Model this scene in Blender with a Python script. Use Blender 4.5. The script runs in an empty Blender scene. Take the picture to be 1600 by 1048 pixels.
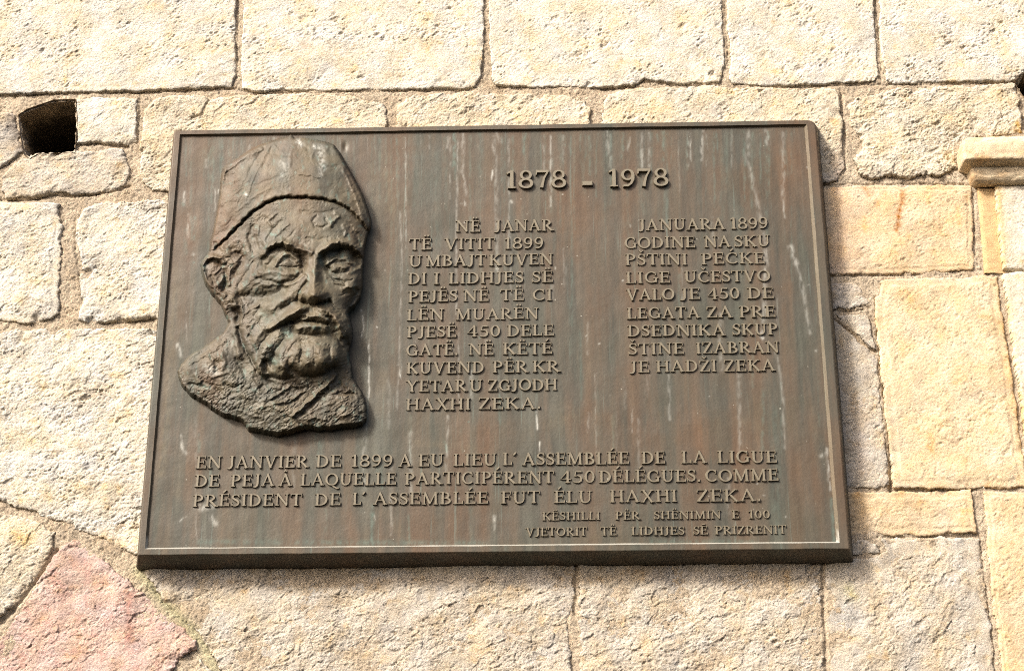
import bpy, math, random
import numpy as np
from mathutils import Matrix, Vector

# ---------------------------------------------------------------- scene, camera, sky, sun, exposure
scene = bpy.context.scene
scene.render.engine = 'CYCLES'
COL = scene.collection
Z0 = 2.62                                                     # height of the plaque's centre above the street
cam_data = bpy.data.cameras.new('camera')
cam_data.sensor_width = 36.0; cam_data.lens = 57.6; cam_data.sensor_fit = 'HORIZONTAL'
cam_data.clip_start = 0.05; cam_data.clip_end = 200
cam = bpy.data.objects.new('camera', cam_data); COL.objects.link(cam)
cam.matrix_world = Matrix(((0.99950557, 0.01277855, 0.02872853, 0.10854859),
                           (0.03142177, -0.37291541, -0.92733315, -2.47011688),
                           (-0.00113666, 0.92777735, -0.37313255, -1.00840461 + Z0),
                           (0, 0, 0, 1)))
scene.camera = cam

SUN_TRAVEL = Vector((0.98, 1.0, -1.04)).normalized()          # from the upper left, raking the wall
SUN_EL = math.asin(-SUN_TRAVEL.z)
SUN_AZ = math.atan2(-SUN_TRAVEL.x, -SUN_TRAVEL.y)             # clockwise from +Y, as the sky node counts
world = bpy.data.worlds.new('World'); scene.world = world; world.use_nodes = True
wn = world.node_tree.nodes; wl = world.node_tree.links
sky = wn.new('ShaderNodeTexSky'); sky.sky_type = 'NISHITA'; sky.sun_disc = False
sky.sun_elevation = SUN_EL; sky.sun_rotation = SUN_AZ; sky.dust_density = 7.0; sky.ozone_density = 0.3; sky.air_density = 0.7
bg = wn['Background']; bg.inputs['Strength'].default_value = 0.15
wl.new(sky.outputs['Color'], bg.inputs['Color'])
sd = bpy.data.lights.new('sun', 'SUN'); sd.energy = 3.1; sd.angle = math.radians(9.0); sd.color = (1.0, 0.955, 0.885)   # veiled by thin cloud, so shadow edges are soft
sun = bpy.data.objects.new('sun', sd); COL.objects.link(sun)
sun.rotation_euler = SUN_TRAVEL.to_track_quat('-Z', 'Y').to_euler(); sun.location = (-4, -4, 7)
vs = scene.view_settings
vs.view_transform = 'Standard'; vs.look = 'None'; vs.exposure = 0.85; vs.gamma = 1.0; vs.use_curve_mapping = False

scene.cycles.filter_width = 1.0; scene.cycles.use_denoising = False; scene.cycles.adaptive_threshold = .004

# ---------------------------------------------------------------- view geometry (solved from the plaque's four corners)
FPX = 2560.0
CAMX, CAMZ, CAMY = 0.10854859, -1.00840461, -2.47011688      # plaque centre is the origin, Y runs into the wall
RIGHT = np.array([0.99950557, -0.00113666, 0.03142177])      # each as (X, Z, Y)
UP = np.array([0.01277855, 0.92777735, -0.37291541])
FWD = np.array([-0.02872853, 0.37313255, 0.92733315])
YW = 0.042                                                    # the wall's face lies this far behind the plaque's rim

def ray(u, v):
    u = np.asarray(u, float); v = np.asarray(v, float)
    a = ((u - 800) / FPX)[..., None]; b = ((524 - v) / FPX)[..., None]
    return a * RIGHT + b * UP + FWD
def on(u, v, y):
    """where the sight line through a point of the photograph meets the plane Y = y -> X, Z"""
    d = ray(u, v); t = (y - CAMY) / d[..., 2]
    return CAMX + d[..., 0] * t, CAMZ + d[..., 1] * t

# ---------------------------------------------------------------- noise
_rg = np.random.default_rng(7)
_TAB = _rg.random((256, 256, 3))
def _h(ix, iy, s, k=0):
    return _TAB[(ix * 1 + s * 37) & 255, (iy + s * 91 + (ix >> 8) * 17) & 255, k]
def perlin(x, y, s=0):
    x = np.asarray(x, float) + s * 3.71; y = np.asarray(y, float) - s * 7.13
    ix = np.floor(x).astype(np.int64); iy = np.floor(y).astype(np.int64)
    fx = x - ix; fy = y - iy
    ux = fx * fx * fx * (fx * (fx * 6 - 15) + 10); uy = fy * fy * fy * (fy * (fy * 6 - 15) + 10)
    def g(dx, dy):
        a = _h(ix + dx, iy + dy, s) * 2 * math.pi
        return np.cos(a) * (fx - dx) + np.sin(a) * (fy - dy)
    a = g(0, 0); b = g(1, 0); c = g(0, 1); d = g(1, 1)
    return ((a + (b - a) * ux) * (1 - uy) + (c + (d - c) * ux) * uy) * 1.5
def fbm(x, y, s=0, n=4, gain=.5):
    r = 0; a = 1.0
    for k in range(n):
        r = r + a * perlin(x * 2.03 ** k, y * 2.03 ** k, s + k * 5); a *= gain
    return r
def rot(x, y, deg, sx=1.0, sy=1.0):
    c, s = math.cos(math.radians(deg)), math.sin(math.radians(deg))
    return (x * c + y * s) * sx, (-x * s + y * c) * sy
def facets(x, y, s=0):
    """broken-stone facets: every cell is a little plane with a tilt of its own"""
    ix = np.floor(x).astype(np.int64); iy = np.floor(y).astype(np.int64)
    best = np.full(x.shape, 9.0); val = np.zeros(x.shape)
    for dx in (-1, 0, 1):
        for dy in (-1, 0, 1):
            cx = ix + dx + _h(ix + dx, iy + dy, s, 0); cy = iy + dy + _h(ix + dx, iy + dy, s, 1)
            d = (x - cx) ** 2 + (y - cy) ** 2
            a = _h(ix + dx, iy + dy, s, 2) * 6.283
            v = np.cos(a) * (x - cx) + np.sin(a) * (y - cy) + (_h(ix + dx, iy + dy, s + 3, 0) - .5) * .9
            m = d < best
            best = np.where(m, d, best); val = np.where(m, v, val)
    return val
def pocks(x, y, s, prob, r0, r1):
    """scattered little pits, one at most in every cell: 0 outside, up to 1 in the middle"""
    ix = np.floor(x).astype(np.int64); iy = np.floor(y).astype(np.int64); out = np.zeros(x.shape)
    for dx in (-1, 0, 1):
        for dy in (-1, 0, 1):
            a, b = ix + dx, iy + dy
            r = r0 + (r1 - r0) * _h(a, b, s + 1, 0) ** 2
            d2 = ((x - a - _h(a, b, s, 0)) / r) ** 2 + ((y - b - _h(a, b, s, 1)) / r) ** 2
            out = np.maximum(out, np.where(_h(a, b, s, 2) < prob, (1 - d2) * (.4 + .6 * _h(a, b, s + 1, 1)), 0))
    return out
def sstep(a, b, x):
    t = np.clip((x - a) / (b - a), 0, 1); return t * t * (3 - 2 * t)
def seg_dist(x, y, pts, closed=False):
    """distance to a polyline"""
    pts = np.asarray(pts, float); n = len(pts)
    best = np.full(np.shape(x), 1e9)
    for i in range(n if closed else n - 1):
        ax, ay = pts[i]; bx, by = pts[(i + 1) % n]
        ux, uy = bx - ax, by - ay; L = ux * ux + uy * uy + 1e-18
        t = np.clip(((x - ax) * ux + (y - ay) * uy) / L, 0, 1)
        best = np.minimum(best, (x - ax - t * ux) ** 2 + (y - ay - t * uy) ** 2)
    return np.sqrt(best)
def inside(x, y, pts):
    pts = np.asarray(pts, float); r = np.zeros(np.shape(x), bool); n = len(pts)
    for i in range(n):
        ax, ay = pts[i]; bx, by = pts[(i + 1) % n]
        if ay == by: continue
        r ^= ((ay > y) != (by > y)) & (x < (bx - ax) * (y - ay) / (by - ay) + ax)
    return r
def sdf(x, y, pts):
    d = seg_dist(x, y, pts, True); return np.where(inside(x, y, pts), d, -d)
# ---------------------------------------------------------------- the bust: heights in millimetres above the panel
BUST_OUT = [(347,273),(350,263),(354,258),(372,247),(389,236),(405,228),(425,221),(440,217),(450,215),(454,212),(460,217),(476,217),(491,220),
 (508,223),(521,228),(530,240),(540,258),(553,280),(565,304),(573,325),(579,345),(579,354),(575,361),(573,370),(569,385),(568,405),
 (566,425),(566,447),(563,463),(555,475),(546,482),(542,490),(546,500),(549,512),(550,527),(547,540),(544,548),(544,560),(549,570),
 (550,591),(562,608),(570,626),(572,653),(567,661),(552,662),(533,664),(515,667),(496,667),(478,665),(455,671),(433,676),(410,672),(388,669),
 (382,656),(366,650),(347,646),(322,629),(297,614),(283,597),(278,580),(284,569),(299,554),(327,537),(349,521),(359,503),
 (353,491),(345,472),(329,454),(320,437),(316,425),(315,412),(322,402),(328,393),(330,380),(334,361),(340,330),(344,305)]
CAP_POLY = [(300,392),(331,391),(338,389),(345,381),(352,373),(365,360),(385,340),(400,327),(415,316),(430,310),(445,307),(470,307),(490,308),(505,311),
 (522,314),(540,322),(555,335),(566,347),(574,360),(590,364),(600,200),(300,200)]
CTRL = [ # u, v, height
 (347,272,17),(389,236,19),(425,223,21),(455,215,23),(491,220,25),(521,228,25),(553,280,24),(573,325,22),(579,350,18),(334,361,16),(341,310,16),(329,391,15),
 (365,290,27),(400,262,33),(440,245,36),(480,242,38),(510,248,36),(530,275,36),(555,315,32),(568,338,26),
 (360,330,27),(390,300,37),(430,280,45),(475,275,49),(515,285,46),(420,305,45),(490,303,53),(540,315,42),(355,365,24),(385,335,35),
 (372,365,27),(395,345,35),(425,325,44),(460,322,50),(500,324,51),(535,332,44),(560,352,31),(572,366,20),
 (385,385,31),(415,365,43),(450,355,52),(490,352,55),(525,355,50),(552,368,38),(568,385,22),(450,372,54),(485,375,57),(520,372,54),
 (372,410,26),(395,405,33),(408,400,38),(390,430,33),(410,440,43),(385,455,28),(405,465,37),(430,455,50),(455,455,56),
 (450,410,47),(432,412,44),(467,414,46),(530,415,46),(548,414,38),(512,416,48),(562,405,24),
 (440,428,50),(460,435,54),(425,425,46),(535,440,49),(552,440,41),(562,440,27),(520,450,54),(540,462,44),(555,463,28),(520,470,54),(538,478,40),
 (492,402,60),(491,425,67),(490,450,76),(490,462,79),(476,462,68),(506,464,67),(478,440,62),(504,440,60),(468,466,60),(513,468,57),
 (488,478,61),(465,482,60),(440,492,52),(420,505,43),(515,484,57),(530,500,50),(542,520,36),(548,525,22),
 (488,497,63),(488,513,63),(455,512,49),(520,515,51),(488,526,59),(460,530,56),(515,532,54),(490,550,65),(470,560,62),(512,558,59),(530,550,46),(543,545,22),
 (440,540,52),(420,530,43),(400,520,35),(385,500,28),(375,490,22),(400,490,36),(410,555,42),(435,565,52),(460,578,54),(495,580,53),(520,575,42),(405,575,34),(440,583,42),
 (540,575,24),(525,590,25),(490,596,28),(450,600,27),(415,590,25),(385,570,23),(370,530,24),(355,535,20),(378,550,27),
 (345,560,24),(310,570,20),(284,577,15),(325,590,25),(365,590,29),(400,620,28),(350,625,21),(320,620,17),(385,645,22),(430,640,29),(470,640,29),(510,640,27),
 (550,640,23),(545,610,24),(565,630,18),(565,655,17),(500,660,22),(440,668,22),(400,662,20),(520,610,29),(300,600,18),
 (320,412,18),(330,402,22),(335,440,20),(345,420,20),(350,450,18),(360,430,22),(362,470,25),(358,490,17),(368,445,24),(345,460,18)]
# ridges (+) and grooves (-): points, half width in pixels, height in mm
MARKS = [
 ([(508,565),(500,548)],13,3.5),([(442,572),(430,580)],7,3.0),([(400,575),(412,585)],6,2.5),([(432,505),(450,494),(470,484)],4.5,2.0),([(466,516),(488,516),(508,517)],6,1.5),
 ([(418,386),(432,378),(448,381),(470,392)],5,2.5),([(503,392),(520,379),(545,379),(562,392)],5,2.5),([(488,440),(489,458)],9,3.0),
 # broad forms: cheekbone, the hollow below it, beard masses, brow mass, shoulder
 ([(408,438),(425,436),(445,434)],11,5.5),([(376,464),(398,463),(424,460),(442,452)],6.5,-6.5),([(372,398),(378,406)],7,-4.5),([(398,372),(404,384)],6,-3.5),([(412,478),(436,468),(458,452),(474,434)],7,3.2),
 ([(420,392),(436,383),(454,384)],7,3.0),([(512,386),(532,380),(552,386)],7,3.0),([(548,446),(556,436)],7,3.5),
 ([(484,560),(496,552),(508,560)],14,5.0),([(455,548),(440,566)],8,3.5),([(412,540),(402,560)],8,3.5),([(392,510),(398,530)],8,2.5),([(488,462),(494,460)],8,4.0),
 ([(448,496),(466,486)],8,2.5),([(526,500),(538,516)],6,3.0),([(340,405),(352,400)],5,2),([(362,466),(364,476)],6,3.5),
 ([(300,575),(325,562),(352,548)],9,3.5),([(400,610),(440,640),(480,650)],10,2.0),([(552,635),(540,645)],9,3.0),([(340,600),(360,610)],9,-2.5),
 ([(355,318),(350,350)],8,1.5),([(440,260),(500,262)],18,2.0),([(415,380),(405,395)],6,2.5),([(510,350),(515,345)],7,1.8),([(450,352),(470,350)],8,1.2),
 ([(535,262),(552,298),(566,335)],2.4,1.6),([(522,232),(540,270),(556,305),(568,338)],9,2.0),([(353,266),(362,262),(405,234)],4,.8),
 # cap rim standing proud, its seam and creases
 ([(345,378),(365,355),(390,331),(410,315),(430,305),(455,302),(490,303),(520,309),(545,320),(562,336),(572,350)],4,2.2),
 ([(338,388),(352,374),(365,361),(385,341),(400,328),(415,318),(432,311),(447,309),(470,309),(490,310),(505,312),(522,316),(540,324),(555,337),(566,349),(573,360)],1.7,-5.5),
 ([(343,300),(347,280),(352,266)],3,2),([(352,268),(372,253),(392,240),(408,234)],2.2,1.4),
 ([(408,238),(392,262),(376,300)],2,-0.66),([(421,230),(404,262),(385,305)],1.6,0.72),([(425,232),(410,262)],1.4,-0.66),
 ([(430,240),(450,244),(470,243),(500,250),(520,262)],1.8,-0.77),([(455,235),(452,262),(468,272),(500,276)],2,0.66),
 ([(470,275),(500,280),(520,292),(545,312)],1.6,-0.66),([(400,290),(430,278),(445,272)],1.6,-0.72),([(370,330),(400,305),(420,295)],1.8,0.72),
 ([(365,350),(382,335),(400,318)],1.5,0.88),([(490,232),(487,250),(503,262)],2,0.66),([(475,228),(482,236)],2.5,-1.1),([(512,230),(508,236)],2,0.83),
 ([(372,318),(380,304)],1.3,-0.66),([(352,352),(366,338)],1.3,-0.66),
 # forehead
 ([(440,345),(425,362),(417,375)],2.4,-1.5),([(450,350),(430,368),(420,385)],2,1.5),([(495,338),(488,346),(492,354),(504,357),(513,350),(508,341)],2,-1.7),
 ([(524,333),(530,338),(522,345),(516,352)],2.6,2.4),([(470,330),(500,334),(520,330)],2.2,-1.0),([(395,355),(388,372),(396,392)],3,-2.2),
 ([(404,350),(402,372),(406,385)],2.2,1.4),([(545,350),(555,365),(562,382)],3,-1.8),([(480,372),(500,374),(515,370)],2,-1.0),([(460,362),(448,374),(462,380)],1.6,-1.3),
 ([(430,335),(418,345),(424,352)],2,1.6),([(536,352),(542,362),(536,370)],2.2,1.4),
 # brows
 ([(411,398),(418,388),(428,380),(440,377),(450,381)],3.6,4.6),([(450,381),(462,386),(474,390),(486,394)],4.2,6.0),
 ([(500,393),(508,387),(518,380),(532,377),(546,380),(557,387),(564,397)],4.2,5.0),
 ([(420,393),(430,387),(442,387),(450,390)],4.2,-5.5),([(452,392),(465,398),(477,404)],3.6,-4.0),([(504,400),(515,397),(530,392)],4.2,-4.6),([(530,392),(545,391),(556,397)],3.4,-3.6),
 ([(470,404),(475,414),(472,420)],4,-6),([(503,404),(506,414),(512,420)],4,-6),([(414,402),(411,412),(417,416)],3,-3.5),([(555,402),(560,412)],4,-4),
 ([(425,383),(431,378)],1.4,1.8),([(438,380),(444,374)],1.4,1.6),([(452,385),(459,379)],1.5,1.6),([(515,385),(511,377)],1.6,1.6),([(528,380),(531,373)],1.5,1.4),
 # left eye: heavy lid over a narrow slit, big bag
 ([(430,413),(436,404),(445,397),(454,397),(463,403),(471,413)],3.2,4.8),([(436,412),(450,404.5),(464,412)],1.5,-1.8),([(438,411),(450,409),(462,411)],4.2,2.6),([(434,416),(450,418),(467,416)],1.6,-2.0),
 ([(420,414),(426,406)],4,-3),([(472,408),(474,416)],3.5,-4),
 ([(408,425),(424,423),(440,424),(452,426),(466,425)],5.5,6.0),([(430,419),(462,419)],2.2,-2.2),
 ([(402,435),(420,439),(438,443),(454,440),(466,432),(473,424)],3.0,-3.6),([(446,446),(460,441),(472,431)],2.6,2.2),([(412,453),(425,448),(440,448)],2.6,-1.6),
 # right eye: deep under its brow
 ([(511,413),(518,407),(528,404),(539,405),(549,411)],2.4,3.4),([(522,418),(531,416),(540,418)],4.6,5.2),([(515,412),(528,410),(544,413)],1.5,-1.2),
 ([(515,425),(527,428),(539,426),(545,421)],1.8,-1.8),([(507,420),(515,430),(526,438),(538,441),(550,438)],2.0,-2.2),([(511,431),(522,440),(536,445)],2.0,2.2),
 ([(546,426),(556,422),(562,418)],2.6,2.4),([(508,424),(518,432),(530,435)],1.6,1.8),([(550,402),(558,404)],5,-3.5),
 # nose
 ([(494,402),(492,420),(491,440),(490,455)],4.5,4.5),([(499,405),(502,425),(506,445),(510,462)],4.5,-2.2),
 ([(480,440),(474,448),(468,458),(464,467)],2.0,-4.4),([(477,452),(470,461),(469,467)],3.5,4.2),([(507,455),(512,464),(511,470)],3.2,3.4),([(486,462),(496,464)],5,4),([(474,462),(488,464),(503,463)],6,3.5),
 ([(466,471),(476,473),(486,474),(496,477),(506,474),(514,471)],2.6,-7.0),([(474,471),(482,472)],2.2,-4.0),([(498,473),(505,471)],2.2,-4.0),
 ([(470,425),(478,432),(482,438)],2,1.4),
 # cheeks
 ([(465,468),(455,474),(440,482)],2,-2.2),([(455,462),(440,472),(425,484)],3.4,2.6),([(515,472),(523,480),(532,490)],2.2,-2.6),
 ([(425,465),(408,478),(398,492)],3,-2.4),([(535,452),(545,448),(556,446)],2.6,2.2),([(530,462),(545,458)],1.4,-1.3),([(558,455),(552,470),(543,482)],4,-5),
 ([(414,462),(400,470),(392,478)],3.5,-3.2),([(376,455),(390,440),(404,424)],2.6,1.6),([(384,464),(398,448),(410,440)],2,-1.6),([(372,446),(384,428),(396,410)],2,-1.4),
 ([(402,412),(396,424),(400,432)],2,1.5),
 # moustache and mouth
 ([(476,481),(466,484),(452,491),(438,501),(424,513)],5.0,6.5),([(496,482),(510,484),(522,494),(530,508)],4.8,5.0),
 ([(420,518),(436,511),(452,503),(466,498),(476,495)],2.4,-5.2),([(514,494),(521,504),(526,516)],2.6,-4.6),
 ([(474,499),(483,494),(492,492),(501,494),(510,499)],4.2,6.5),([(456,505),(468,503),(480,502),(492,502),(502,504),(512,507)],2.1,-7.0),
 ([(465,512),(475,509),(485,509),(492,511),(501,509),(508,512)],5.0,6.5),([(470,522),(480,524),(490,524),(502,524)],3.0,-2.6),
 ([(457,513),(456,520)],4,-4.5),([(515,510),(518,520)],3,-3),([(446,514),(440,522),(452,526)],4,-2.6),
 ([(476,477),(462,481),(450,488)],1.2,-1.5),([(468,486),(452,495),(440,504)],1.1,-1.5),([(482,486),(470,490)],1.1,-1.3),([(490,480),(488,488)],1.6,-1.8),
 ([(520,488),(532,498),(540,512)],1.2,-1.6),([(505,484),(520,490),(534,503),(543,520)],7,5.0),([(528,512),(536,524),(541,536)],3,3.6),([(522,520),(530,532),(536,544)],2.4,-3.8),
 ([(538,530),(544,540)],3.4,-6),([(500,487),(508,492)],1.4,1.6),
 # beard: a broad mass of lumps that runs up the jaw
 ([(470,533),(488,531),(508,533)],3.0,-1.2),([(458,530),(446,544),(438,556)],5,4.0),([(436,522),(422,538),(410,552)],5,4.5),([(410,514),(398,532),(394,546)],5,4.0),
 ([(447,526),(434,542),(424,556)],2.4,-3.2),([(424,518),(410,534),(402,550)],2.2,-2.8),([(398,508),(388,526)],2.0,-2.0),
 ([(466,546),(458,562)],6,4.5),([(482,548),(480,566)],5,2.5),([(500,548),(504,564)],8,5.0),([(524,544),(526,558)],6,4.0),([(473,548),(468,566)],2,-2.2),([(491,544),(492,568)],2,-2.0),([(516,544),(516,562)],2,-2.2),
 ([(428,556),(423,566),(428,574)],4.4,-7.0),([(409,561),(404,572),(410,582)],4,4.5),([(414,566),(416,579)],3.2,-5.5),([(430,574),(438,571),(447,577),(441,585)],4.5,5.0),([(452,560),(450,572)],3,-3.0),
 ([(455,577),(470,588),(490,589),(506,584),(520,575)],5.0,-6.5),([(420,588),(440,592),(456,590)],3,-3.5),([(462,562),(456,556)],2,-1.6),([(472,552),(486,549),(494,554)],1.6,-1.2),([(495,534),(506,540),(500,549)],1.6,-1.2),
 ([(388,512),(390,528),(396,545)],2.4,-1.8),([(420,526),(412,540)],1.2,-1.2),([(396,500),(388,514)],1.4,-1.4),([(410,496),(400,508)],1.4,-1.4),([(428,500),(415,511)],1.2,-1.2),([(450,540),(444,552)],1.2,-1.4),([(460,536),(452,548)],1.1,-1.2),
 # neck, collar, coat
 ([(373,512),(377,532),(384,548),(394,564),(401,578)],2.8,-6.5),([(366,520),(371,540),(374,556)],3.4,3.0),([(401,580),(414,592),(428,600)],2,-2),
 ([(523,588),(512,600),(498,612),(484,626),(470,638),(456,650)],2.4,5.0),([(512,608),(498,622),(486,634),(472,646)],2.2,-3.6),([(532,600),(516,612),(502,624)],2.8,-2.8),
 ([(528,613),(540,615),(552,614)],1.8,-4.2),([(536,600),(545,606),(556,614)],2.4,2.4),([(506,612),(516,616),(526,612)],1.4,1.8),
 ([(424,622),(440,612),(456,600),(462,604)],2,3.2),([(430,630),(446,626),(462,620),(476,610)],1.7,2.6),([(437,606),(425,604),(416,612)],2,2.2),([(440,634),(456,630),(470,618)],2,-2.8),
 ([(416,630),(430,622)],1.8,-2.6),([(470,648),(490,640),(500,630)],1.6,-2.0),([(400,640),(420,632),(436,640)],2.4,1.8),([(410,602),(400,612),(404,622)],2.2,-2),
 ([(300,566),(318,556),(336,545),(352,532)],2.2,1.6),([(330,560),(340,570),(338,580)],3,-2.4),([(346,552),(352,565),(346,578)],3.2,2.4),([(330,590),(345,585),(358,580),(364,586)],2.2,2.0),
 ([(296,600),(310,602),(322,606)],2.2,-2.6),([(306,586),(312,596)],3,2),([(318,596),(332,602),(344,612)],2,-1.8),([(350,600),(366,606),(380,600)],2.4,-2),([(360,622),(376,616),(392,622)],2.2,1.8),
 ([(368,560),(378,575),(384,590)],2.6,-2),([(392,590),(400,600)],2.4,1.6),([(480,655),(496,652),(512,656)],2,1.6),([(530,650),(546,646),(560,650)],2,1.6),([(372,640),(390,648),(410,652)],2.2,1.6),
 # ear and side hair
 ([(317,420),(318,411),(324,403),(333,400),(342,403),(350,409)],2.6,4.0),([(318,422),(322,436),(330,447),(341,456),(352,461)],2.6,3.4),([(325,411),(332,408),(342,411),(347,416)],2.8,-4.2),
 ([(336,428),(344,420),(350,417)],2,2.4),([(340,446),(348,436),(352,428)],2.8,3.0),([(352,428),(353,440),(349,452)],3,-6.0),([(330,432),(334,442)],2.2,-2.4),
 ([(360,421),(356,432),(358,446)],2.4,3),([(366,428),(372,418),(376,412)],3,-4.2),([(360,412),(370,406),(378,398)],2,2.0),([(350,402),(360,402),(366,408)],1.8,-2),
 ([(346,388),(356,394),(366,392)],2.4,1.6),([(362,390),(367,394)],3.2,-3.6),([(374,396),(379,401)],4,-3.8),([(374,380),(380,388)],3,-1.6),([(336,380),(341,387)],2.4,-2.2),
 ([(350,462),(356,470),(352,480)],3,2.6),([(362,466),(369,472),(366,482)],3,2.4),([(367,484),(373,492),(371,500)],4,-6),([(378,478),(380,492),(376,504)],2.2,2.6),([(385,488),(394,480),(404,478)],2.2,2.4),
 ([(355,456),(364,458),(372,466)],1.8,-2.4),
]
BU0, BV0, BST = 268.0, 204.0, 0.8
BNU, BNV = 402, 618
def bust_heights():
    u = BU0 + np.arange(BNU) * BST; v = BV0 + np.arange(BNV) * BST
    U, V = np.meshgrid(u, v)
    c = np.array(CTRL, float)
    def tps(r2): return np.where(r2 > 0, .5 * r2 * np.log(r2 + 1e-12), 0)
    P = c[:, :2] / 100.0; n = len(c)
    A = np.zeros((n + 3, n + 3)); A[:n, :n] = tps(((P[:, None] - P[None]) ** 2).sum(-1)) + np.eye(n) * 2e-4
    A[:n, n] = 1; A[:n, n + 1:] = P; A[n, :n] = 1; A[n + 1:, :n] = P.T
    w = np.linalg.solve(A, np.r_[c[:, 2], 0, 0, 0])
    S = w[n] + w[n + 1] * U / 100 + w[n + 2] * V / 100
    for i in range(n):
        S = S + w[i] * tps((U / 100 - P[i, 0]) ** 2 + (V / 100 - P[i, 1]) ** 2)
    S = np.maximum(S, 10)
    S = 15 + (S - 15) * .68
    wu = U + 1.6 * fbm(U / 9, V / 9, 3, 2); wv = V + 1.6 * fbm(U / 9, V / 9, 9, 2)     # the modeller's hand is never straight
    for pts, hw, amp in MARKS:
        p = np.array(pts, float); m = hw * 4
        if hw < 2 and -3 < amp < 0: amp *= .75
        i0 = max(0, int((p[:, 0].min() - m - BU0) / BST)); i1 = min(BNU, int((p[:, 0].max() + m - BU0) / BST) + 2)
        j0 = max(0, int((p[:, 1].min() - m - BV0) / BST)); j1 = min(BNV, int((p[:, 1].max() + m - BV0) / BST) + 2)
        d = seg_dist(wu[j0:j1, i0:i1], wv[j0:j1, i0:i1], p)
        S[j0:j1, i0:i1] += amp * np.exp(-(d / (hw * 1.15)) ** 2)
    cap = inside(U, V, CAP_POLY)
    S = S + np.where(cap, 1.2, 0)
    # clay worked with a tool: dabs, drags and little crumbs, calmer on the cap, the forehead and the nose
    calm = np.clip(np.exp(-((U - 470) / 70) ** 2 - ((V - 285) / 60) ** 2) + np.exp(-((U - 485) / 40) ** 2 - ((V - 345) / 22) ** 2) + .8 * np.exp(-((U - 485) / 25) ** 2 - ((V - 430) / 35) ** 2), 0, 1)
    coat = sstep(575, 610, V)
    hair = np.exp(-((U - 400) / 45) ** 2 - ((V - 545) / 50) ** 2) + np.exp(-((U - 365) / 25) ** 2 - ((V - 470) / 45) ** 2)
    amp = (1 - .55 * calm) * (1 + .5 * coat + .4 * np.clip(hair, 0, 1))
    xa, ya = rot(U, V, -32, 1 / 16, 1 / 6.5)
    q1 = .35 * fbm(U / 8, V / 8, 4, 2); q2 = .35 * fbm(U / 8, V / 8, 6, 2)
    gate = sstep(-.1, .5, fbm(U / 26, V / 26, 51, 2))
    face = np.clip(np.exp(-((U - 475) / 95) ** 4 - ((V - 430) / 75) ** 4), 0, 1)
    rough = (1 - .60 * face) * (1 - .35 * cap)
    N = rough * (sstep(-.3,.6,fbm(U/34,V/34,57,2))*.42 * facets(xa + q1, ya + q2, 2) + .42 * facets(U / 17 + q1, V / 15 + q2, 8))
    xb, yb = rot(U, V, -38, 1 / 6.5, 1 / 2.8)
    N = N + .55 * coat * facets(xa * 1.6 + q2, ya * 1.6 + q1, 5) + rough * .55 * fbm(xb, yb, 31, 2) * gate + (.08 + .10 * coat) * fbm(U / 4.5, V / 4.5, 33, 2) + 1.1 * fbm(U / 24, V / 24, 12, 2) + .5 * fbm(U / 11, V / 11, 14, 2) * (.3 + gate)
    crumb = np.clip(fbm(U / 3.6, V / 3.6, 21, 2) - .32, 0, 1) * 2.6 - np.clip(fbm(U / 4.2, V / 4.2, 22, 2) - .38, 0, 1) * 3.2
    crumb = crumb * rough
    S = S + amp * (N + crumb * (.10 + gate * (.30 + .12 * coat)))
    wob = 1.3 * fbm(U / 10, V / 10, 41, 3) * (.25 + .35 * sstep(370, 400, V) + .7 * sstep(600, 640, V))
    d = sdf(U, V, BUST_OUT) + wob
    edge = np.clip(d / 3.2, 0, 1)
    H = np.where(d > 0, S * (.72 + .28 * np.sqrt(1 - (1 - edge) ** 2)), -50)
    for j in range(1, BNV):                                   # undersides: at most square to the panel
        H[j] = np.maximum(H[j], H[j - 1] - 2.15 * BST)
    for i in range(1, BNU):
        H[:, i] = np.maximum(H[:, i], H[:, i - 1] - 9.0 * BST)
    for i in range(BNU - 2, -1, -1):
        H[:, i] = np.maximum(H[:, i], H[:, i + 1] - 7.0 * BST)
    for j in range(BNV - 2, -1, -1):
        H[j] = np.maximum(H[j], H[j + 1] - 9.0 * BST)
    return U, V, H, cap
# ---------------------------------------------------------------- linking helpers
def lin(c):
    c = np.asarray(c, float) / 255.0
    return np.where(c <= .04045, c / 12.92, ((c + .055) / 1.055) ** 2.4)
def tag(o, label=None, category=None, group=None, kind=None):
    for k, v in (('label', label), ('category', category), ('group', group), ('kind', kind)):
        if v: o[k] = v
    return o
def empty(name, loc, label, category):
    o = bpy.data.objects.new(name, None); o.location = loc; o.empty_display_size = .05
    COL.objects.link(o); return tag(o, label, category)
def mesh_obj(name, co, faces, mat, parent, colors=None, smooth=True, label=None):
    """co: N x 3 in (X, Y, Z about the plaque's centre); faces: M x 4 index array, or a list of index lists"""
    me = bpy.data.meshes.new(name)
    co = np.asarray(co, np.float32).copy(); co[:, 2] += Z0
    co -= np.array(parent.location, np.float32)[None]
    if isinstance(faces, np.ndarray):
        me.vertices.add(len(co)); me.vertices.foreach_set('co', co.ravel())
        k = faces.shape[1]
        me.loops.add(faces.size); me.loops.foreach_set('vertex_index', faces.astype(np.int32).ravel())
        me.polygons.add(len(faces)); me.polygons.foreach_set('loop_start', (np.arange(len(faces)) * k).astype(np.int32))
        me.update(calc_edges=True)
    else:
        me.from_pydata([tuple(map(float, c)) for c in co], [], faces); me.update()
    if not smooth: me.shade_flat()
    else: me.shade_smooth()
    if colors is not None:
        a = me.color_attributes.new('tint', 'FLOAT_COLOR', 'POINT')
        c4 = np.ones((len(co), 4), np.float32); c4[:, :3] = colors
        a.data.foreach_set('color', c4.ravel())
    me.materials.append(mat)
    o = bpy.data.objects.new(name, me); COL.objects.link(o); o.parent = parent
    if label: o['label'] = label
    return o
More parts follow.
